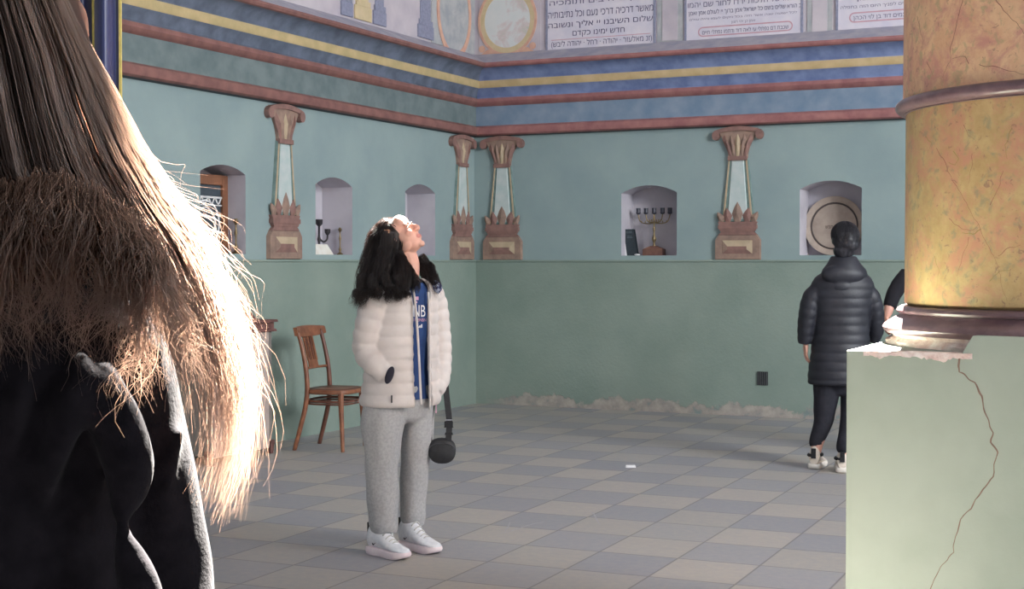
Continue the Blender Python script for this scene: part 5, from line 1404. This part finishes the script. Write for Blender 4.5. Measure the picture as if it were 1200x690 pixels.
for s, f in ((-1, feetG[0]), (1, feetG[1])):
    hipp = G_(-58 + s*120, 1180); tube(bm, [hipp, (hipp*.5 + (f + ZV*.1)*.5) + AV*.02 - ZV*.0, f + ZV*.1, f + ZV*.06], [.09,.06,.042,.042], 16, steps=20)
    tube(bm, [f + ZV*.055 + dG*.03, f + ZV*.05 + dG*.1, f + ZV*.04 + dG*.19], [.026,.026,.018], 10)
aR = [G_(118,405,1.22), G_(165,560,1.25), G_(190,700,1.25), G_(196,860,1.22), G_(180,1060,1.12)]
aL = [G_(-230,405,1.22), G_(-277,560,1.25), G_(-300,700,1.25), G_(-306,860,1.22), G_(-290,1060,1.12)]
aL = [G_(-58*2 - 118, 405, 1.22), G_(-58*2 - 165, 560, 1.24), G_(-58*2 - 190, 700, 1.24), G_(-58*2 - 196, 860, 1.24), G_(-58*2 - 180, 1060, 1.2)]
for a in (aR, aL): tube(bm, a, [.045,.04,.037,.034,.026], 14, steps=20); hand(bm, a[-1], -ZV + AV*.15, (RV if a is aL else -RV), AV, 1, .4)
per1 = mk('person', remesh(bm, .006, 3), M_SKIN, base=ldz(-.51, 1.2, 0), smooth=True)
tag(per1, 'person with long frizzy brown hair in a black hoodie, back turned, close up at left', 'person')
eyes(hpG, per1, M_EYEW, M_IRIS, M_DHAIR)
# hoodie
hr_ = [(262,.065,.06),(300,.10,.082),(345,.155,.10),(395,.178,.112),(450,.168,.118),(545,.152,.115),(640,.150,.112),(720,.158,.112),(900,.175,.125),(1080,.19,.14),(1160,.185,.135)]
bm = B(); q = crm([tuple(G_(-58, y)) + (a, b_) for y, a, b_ in hr_], 60)
loft(bm, [ellr(Vector(r[:3]), RV*r[3], AV*r[4], 48) for r in q])
tube(bm, [G_(100,398,1.215), G_(125,450,1.235), G_(163,560,1.25), G_(189,700,1.255), G_(196,860,1.225), G_(182,1030,1.13)], [.062,.058,.0505,.047,.046,.040], 24, steps=60)
tube(bm, [G_(-216,398,1.215), G_(-241,450,1.235), G_(-279,560,1.25), G_(-305,700,1.255), G_(-312,860,1.235), G_(-298,1030,1.2)], [.062,.058,.0505,.047,.046,.040], 24, steps=60)
# folds of the cloth across the back
for P, r in (([(96,410,1.113),(86,460,1.109),(70,520,1.108),(48,590,1.112)], [.006,.013,.013,.005]),
             ([(112,430,1.13),(132,480,1.13),(150,535,1.135),(150,575,1.14),(134,610,1.13)], [.012,.020,.022,.018,.008]),
             ([(140,620,1.125),(152,655,1.128),(168,700,1.13),(180,760,1.14)], [.008,.016,.018,.012]),
             ([(30,430,1.098),(20,480,1.096),(4,540,1.10)], [.005,.010,.005]),
             ([(215,500,1.215),(192,560,1.21),(186,640,1.215)], [.005,.010,.005])):
    tube(bm, [G_(*p) for p in P], r, 12, steps=24)
hoodie = mk('hoodie', noisy(remesh(bm, .005, 30), .002, 16), M_HOOD, parent=per1, smooth=True)
bm = B(); ellipsoid(bm, G_(-20,300,1.10), RV*.12 + ZV*-.01, AV*.058, ZV*.05 + RV*.01, 26, 16); ellipsoid(bm, G_(60,310,1.11), RV*.065, AV*.045, ZV*.045, 20, 12); ellipsoid(bm, G_(-130,305,1.11), RV*.07, AV*.045, ZV*.045, 20, 12)
mk('hood', noisy(remesh(bm, .006, 4), .003, 22), M_HOOD, parent=hoodie, smooth=True)
# jeans and shoes (below the picture)
bm = B(); loft(bm, [ellr(G_(-58, y), RV*a, AV*b_, 26) for y, a, b_ in ((1100,.175,.12),(1180,.185,.13),(1270,.17,.12),(1320,.12,.09))])
for s, f in ((-1, feetG[0]), (1, feetG[1])):
    hipp = G_(-58 + s*120, 1190); tube(bm, [hipp, (hipp + f + ZV*.1)*.5 + AV*.01, f + ZV*.10], [.10,.075,.06], 20, steps=24)
mk('jeans', remesh(bm, .01, 3), plain('dark_denim', lin((36,40,58)), .9), parent=per1, smooth=True)
for f in feetG: shoe(per1, f - AV*.02, AV, M_BLK, M_SOLEB, M_BLK, 1, logo=False)
# hair: dark inner mass, then individual strands
bm = B(); o = hpG(0,-.016,.026); ellipsoid(bm, o, RV*.088, AV*.102, ZV*.094, 26, 18)
tube(bm, [G_(-50,-20,1.19), G_(-30,100,1.18), G_(0,215,1.16), G_(30,300,1.14)], [.085,.082,.062,.03], 18, steps=20)
tube(bm, [G_(-90,-20,1.19), G_(-110,100,1.18), G_(-120,215,1.16), G_(-110,320,1.13)], [.085,.082,.062,.03], 18, steps=20)
tube(bm, [G_(10,20,1.2), G_(50,130,1.19), G_(72,200,1.18), G_(80,250,1.17)], [.06,.052,.035,.012], 16, steps=18)
hairG = mk('hair', noisy(remesh(bm, .006, 4), .004, 30), M_HAIRG, parent=per1, smooth=True)
GUIDE = [
 [(-130,-60),(-128,0),(-125,60),(-115,130),(-100,200),(-80,250),(-60,300),(-45,330),(-35,360),(-28,380),(-20,395),(-10,410)],
 [(-40,-60),(-25,0),(-10,60),(5,130),(20,200),(40,250),(62,295),(78,325),(90,350),(105,372),(118,388),(132,405)],
 [(5,-60),(25,0),(45,60),(62,130),(84,195),(112,250),(142,300),(166,340),(184,380),(198,415),(208,450),(216,490)],
 [(38,-60),(60,0),(84,60),(106,120),(130,180),(160,235),(194,285),(220,335),(238,390),(250,460),(250,535),(238,600)],
 [(58,-60),(80,0),(108,60),(136,112),(168,178),(204,238),(242,288),(266,345),(282,405),(290,475),(284,560),(262,630)]]
def gp(u, t):
    x = u * (len(GUIDE) - 1); i = min(int(x), len(GUIDE) - 2); f = x - i
    n = len(GUIDE[0]) - 1; y = t * n; j = min(int(y), n - 1); g = y - j
    p = [GUIDE[a][b_] for a in (i, i+1) for b_ in (j, j+1)]
    a = [p[0][k]*(1-g) + p[1][k]*g for k in (0, 1)]; b_ = [p[2][k]*(1-g) + p[3][k]*g for k in (0, 1)]
    return a[0]*(1-f) + b_[0]*f, a[1]*(1-f) + b_[1]*f
rng = np.random.default_rng(5)
GA = np.array(GUIDE, float)
def gp_np(u, t):
    x = u * (GA.shape[0] - 1); i = np.minimum(x.astype(int), GA.shape[0] - 2); f = (x - i)[..., None]
    y = t * (GA.shape[1] - 1); j = np.minimum(y.astype(int), GA.shape[1] - 2); g = (y - j)[..., None]
    a = GA[i, j]*(1-g) + GA[i, j+1]*g; b_ = GA[i+1, j]*(1-g) + GA[i+1, j+1]*g
    return a*(1-f) + b_*f
def clump(n, m, sd, lo, hi):
    """n values gathered into m locks"""
    c = rng.uniform(lo, hi, m); k = rng.integers(0, m, n); return c[k] + rng.normal(0, sd, n), k
NS = 30
def layer_fall(n, lo, hi, te_lo, te_hi, curl, fly=0.0):
    u0, k = clump(n, max(20, n//14), .012, lo, hi); u0 = np.clip(u0, 0, 1)
    m = k.max() + 1
    ph = rng.uniform(0, 6.28, m)[k] + rng.normal(0, .35, n); fq = rng.uniform(1.2, 3.2, m)[k]; am = rng.uniform(2, 9, m)[k]*curl
    ph2 = rng.uniform(0, 6.28, n); fq2 = rng.uniform(4, 9, n); am2 = rng.uniform(.3, 2.2, n)*curl
    te = rng.uniform(te_lo, te_hi, n); hook = rng.normal(2, 9, n)*curl; rc = rng.uniform(2, 11, n)*curl; tc = rng.uniform(2, 5.5, n)*np.where(rng.random(n) < .7, 1, -1)
    lay = np.where(u0 > .45, rng.triangular(-.014, .0, .055, n), rng.uniform(-.008, .02, n)) + rng.normal(0, .003, m)[k]
    s = np.linspace(0, 1, NS)[None]; t = te[:, None]*s; U = np.repeat(u0[:, None], NS, 1)
    U = np.clip(U + .03*np.sin(t*4 + ph[:, None])*np.sin(t*3), 0, 1)
    xy = gp_np(U, t); kk = np.clip((t - .12)/.6, 0, 1)
    x = xy[..., 0] + am[:, None]*kk*np.sin(fq[:, None]*6.28*t + ph[:, None]) + am2[:, None]*kk*np.sin(fq2[:, None]*6.28*t + ph2[:, None]) + hook[:, None]*np.clip(s - .7, 0, 1)**2*10
    y = xy[..., 1] + am2[:, None]*kk*np.cos(fq2[:, None]*6.28*t + ph2[:, None]) - np.abs(hook[:, None])*np.clip(s - .8, 0, 1)**2*9
    s2 = np.clip((s - .78)/.22, 0, 1); th = tc[:, None]*s2
    x = x + rc[:, None]*np.sin(np.abs(th))*np.sign(tc)[:, None]; y = y - rc[:, None]*(1 - np.cos(th))*.9
    if fly: x = x + fly*(rng.uniform(.1, 1, n)**2)[:, None]*s**1.6
    D = 1.2 - .098*np.sqrt(np.clip(1 - U**2, 0, 1))*(1 - .35*np.clip(t - .5, 0, 1)) + lay[:, None] + .005*kk*np.sin(fq[:, None]*5*t + ph2[:, None]) + .02*np.clip(U - .6, 0, 1)*t
    return at_np(x.reshape(-1), y.reshape(-1), D.reshape(-1)).reshape(n, NS, 3)
XT = np.array([(-160,268),(-100,245),(0,224),(40,209),(75,209),(112,224),(150,250),(195,290)], float)
def layer_bulge(n):
    m0 = n//22; cc = rng.uniform(-150, 182, m0); k = rng.integers(0, m0, n); m = m0; sp = rng.normal(0, 6.5, n); x0 = cc[k] + sp
    yt = np.interp(x0, XT[:, 0], XT[:, 1]) + rng.normal(2, 6, n)
    dx = rng.uniform(-85, 35, m)[k] + rng.normal(0, 8, n) + np.where(x0 > 90, 30, 0); L = (rng.uniform(105, 235, m)[k] + rng.normal(0, 14, n))*np.where(x0 < 110, 1, .9)
    ph = rng.uniform(0, 6.28, m)[k] + rng.normal(0, .4, n); fq = rng.uniform(.8, 2.6, m)[k]; am = rng.uniform(6, 18, m)[k]
    ph2 = rng.uniform(0, 6.28, n); fq2 = rng.uniform(2.5, 7, n); am2 = rng.uniform(.6, 5.5, n)
    hook = rng.normal(2, 20, n); rc = rng.uniform(2, 14, n); tc = rng.uniform(2, 6, n)*np.where(rng.random(n) < .5, 1, -1); lay = rng.uniform(0, .03, n)
    t = np.linspace(0, 1, NS)[None]; s = np.clip((t - .1)/.9, 0, 1)
    y = np.where(t < .1, yt[:, None] + 18 - 180*t, yt[:, None] + L[:, None]*s*(.6 + .4*s))
    D = np.where(t < .1, 1.09 - .4*t, 1.05 - .050*np.sin(np.clip(s*2.2, 0, 1)*pi/2) + .03*np.clip(s - .5, 0, 1))
    x = x0[:, None] - .62*sp[:, None]*t + dx[:, None]*t**1.4 + am[:, None]*t*np.sin(fq[:, None]*6.28*t + ph[:, None]) + am2[:, None]*t*np.sin(fq2[:, None]*6.28*t + ph2[:, None]) + hook[:, None]*np.clip(t - .72, 0, 1)**2*10
    y = y + am2[:, None]*t*np.cos(fq2[:, None]*6.28*t + ph2[:, None]) - np.abs(hook[:, None])*np.clip(t - .8, 0, 1)**2*10
    s2 = np.clip((s - .72)/.28, 0, 1); th = tc[:, None]*s2
    x = x + rc[:, None]*np.sin(np.abs(th))*np.sign(tc)[:, None]; y = y - rc[:, None]*(1 - np.cos(th))*.9
    D = D + lay[:, None] + .004*t*np.sin(fq[:, None]*9*t + ph[:, None])
    return at_np(x.reshape(-1), y.reshape(-1), D.reshape(-1)).reshape(n, NS, 3)
PP = np.concatenate([layer_fall(HN[0], .0, .55, .5, .8, .7), layer_fall(HN[2], .5, 1.0, .78, 1.0, 1.0), layer_fall(HN[3], .8, 1.0, .7, 1.0, 1.5), layer_fall(150, .88, 1, .45, 1, 1.6, 26), layer_bulge(HN[1])])
strands_np(PP, rng.uniform(.6, 1.3, len(PP)), HR, HR*.8, hairG, 'strands', M_HAIRG)
# ------------------------------------------------------------------ camera, light
cd_ = bpy.data.cameras.new('camera'); cam = bpy.data.objects.new('camera', cd_); COL.objects.link(cam)
cd_.sensor_width = 36; cd_.sensor_fit = 'HORIZONTAL'; cd_.lens = FPX * 36 / 1200; cd_.clip_start = .05; cd_.clip_end = 200
cam.matrix_world = Matrix.Translation(CAM) @ Matrix((RV, UPV, -FW)).transposed().to_4x4()
scene.camera = cam
sl_ = bpy.data.lights.new('sun', 'SUN'); sl_.energy = SUN_E; sl_.angle = radians(.8); sl_.color = (1, .95, .86)
so_ = bpy.data.objects.new('sun', sl_); COL.objects.link(so_); so_.location = (0, 0, 12)
so_.rotation_euler = TOSUN.to_track_quat('Z', 'Y').to_euler()
w = bpy.data.worlds.new('daylight'); scene.world = w; w.use_nodes = True
bg = w.node_tree.nodes['Background']; bg.inputs[0].default_value = (.86, .92, 1, 1); bg.inputs[1].default_value = SKY_E
for nm, loc, tgt, sx, sy, e, colr in LAMPS:
    la = bpy.data.lights.new(nm, 'AREA'); la.shape = 'RECTANGLE'; la.size = sx; la.size_y = sy; la.energy = e; la.color = colr
    lo = bpy.data.objects.new(nm, la); COL.objects.link(lo); lo.location = loc
    lo.rotation_euler = (Vector(loc) - Vector(tgt)).to_track_quat('Z', 'Y').to_euler()
vs_ = scene.view_settings; vs_.view_transform = 'Standard'; vs_.look = 'None'; vs_.gamma = 1; vs_.exposure = EXPO
vs_.use_curve_mapping = False
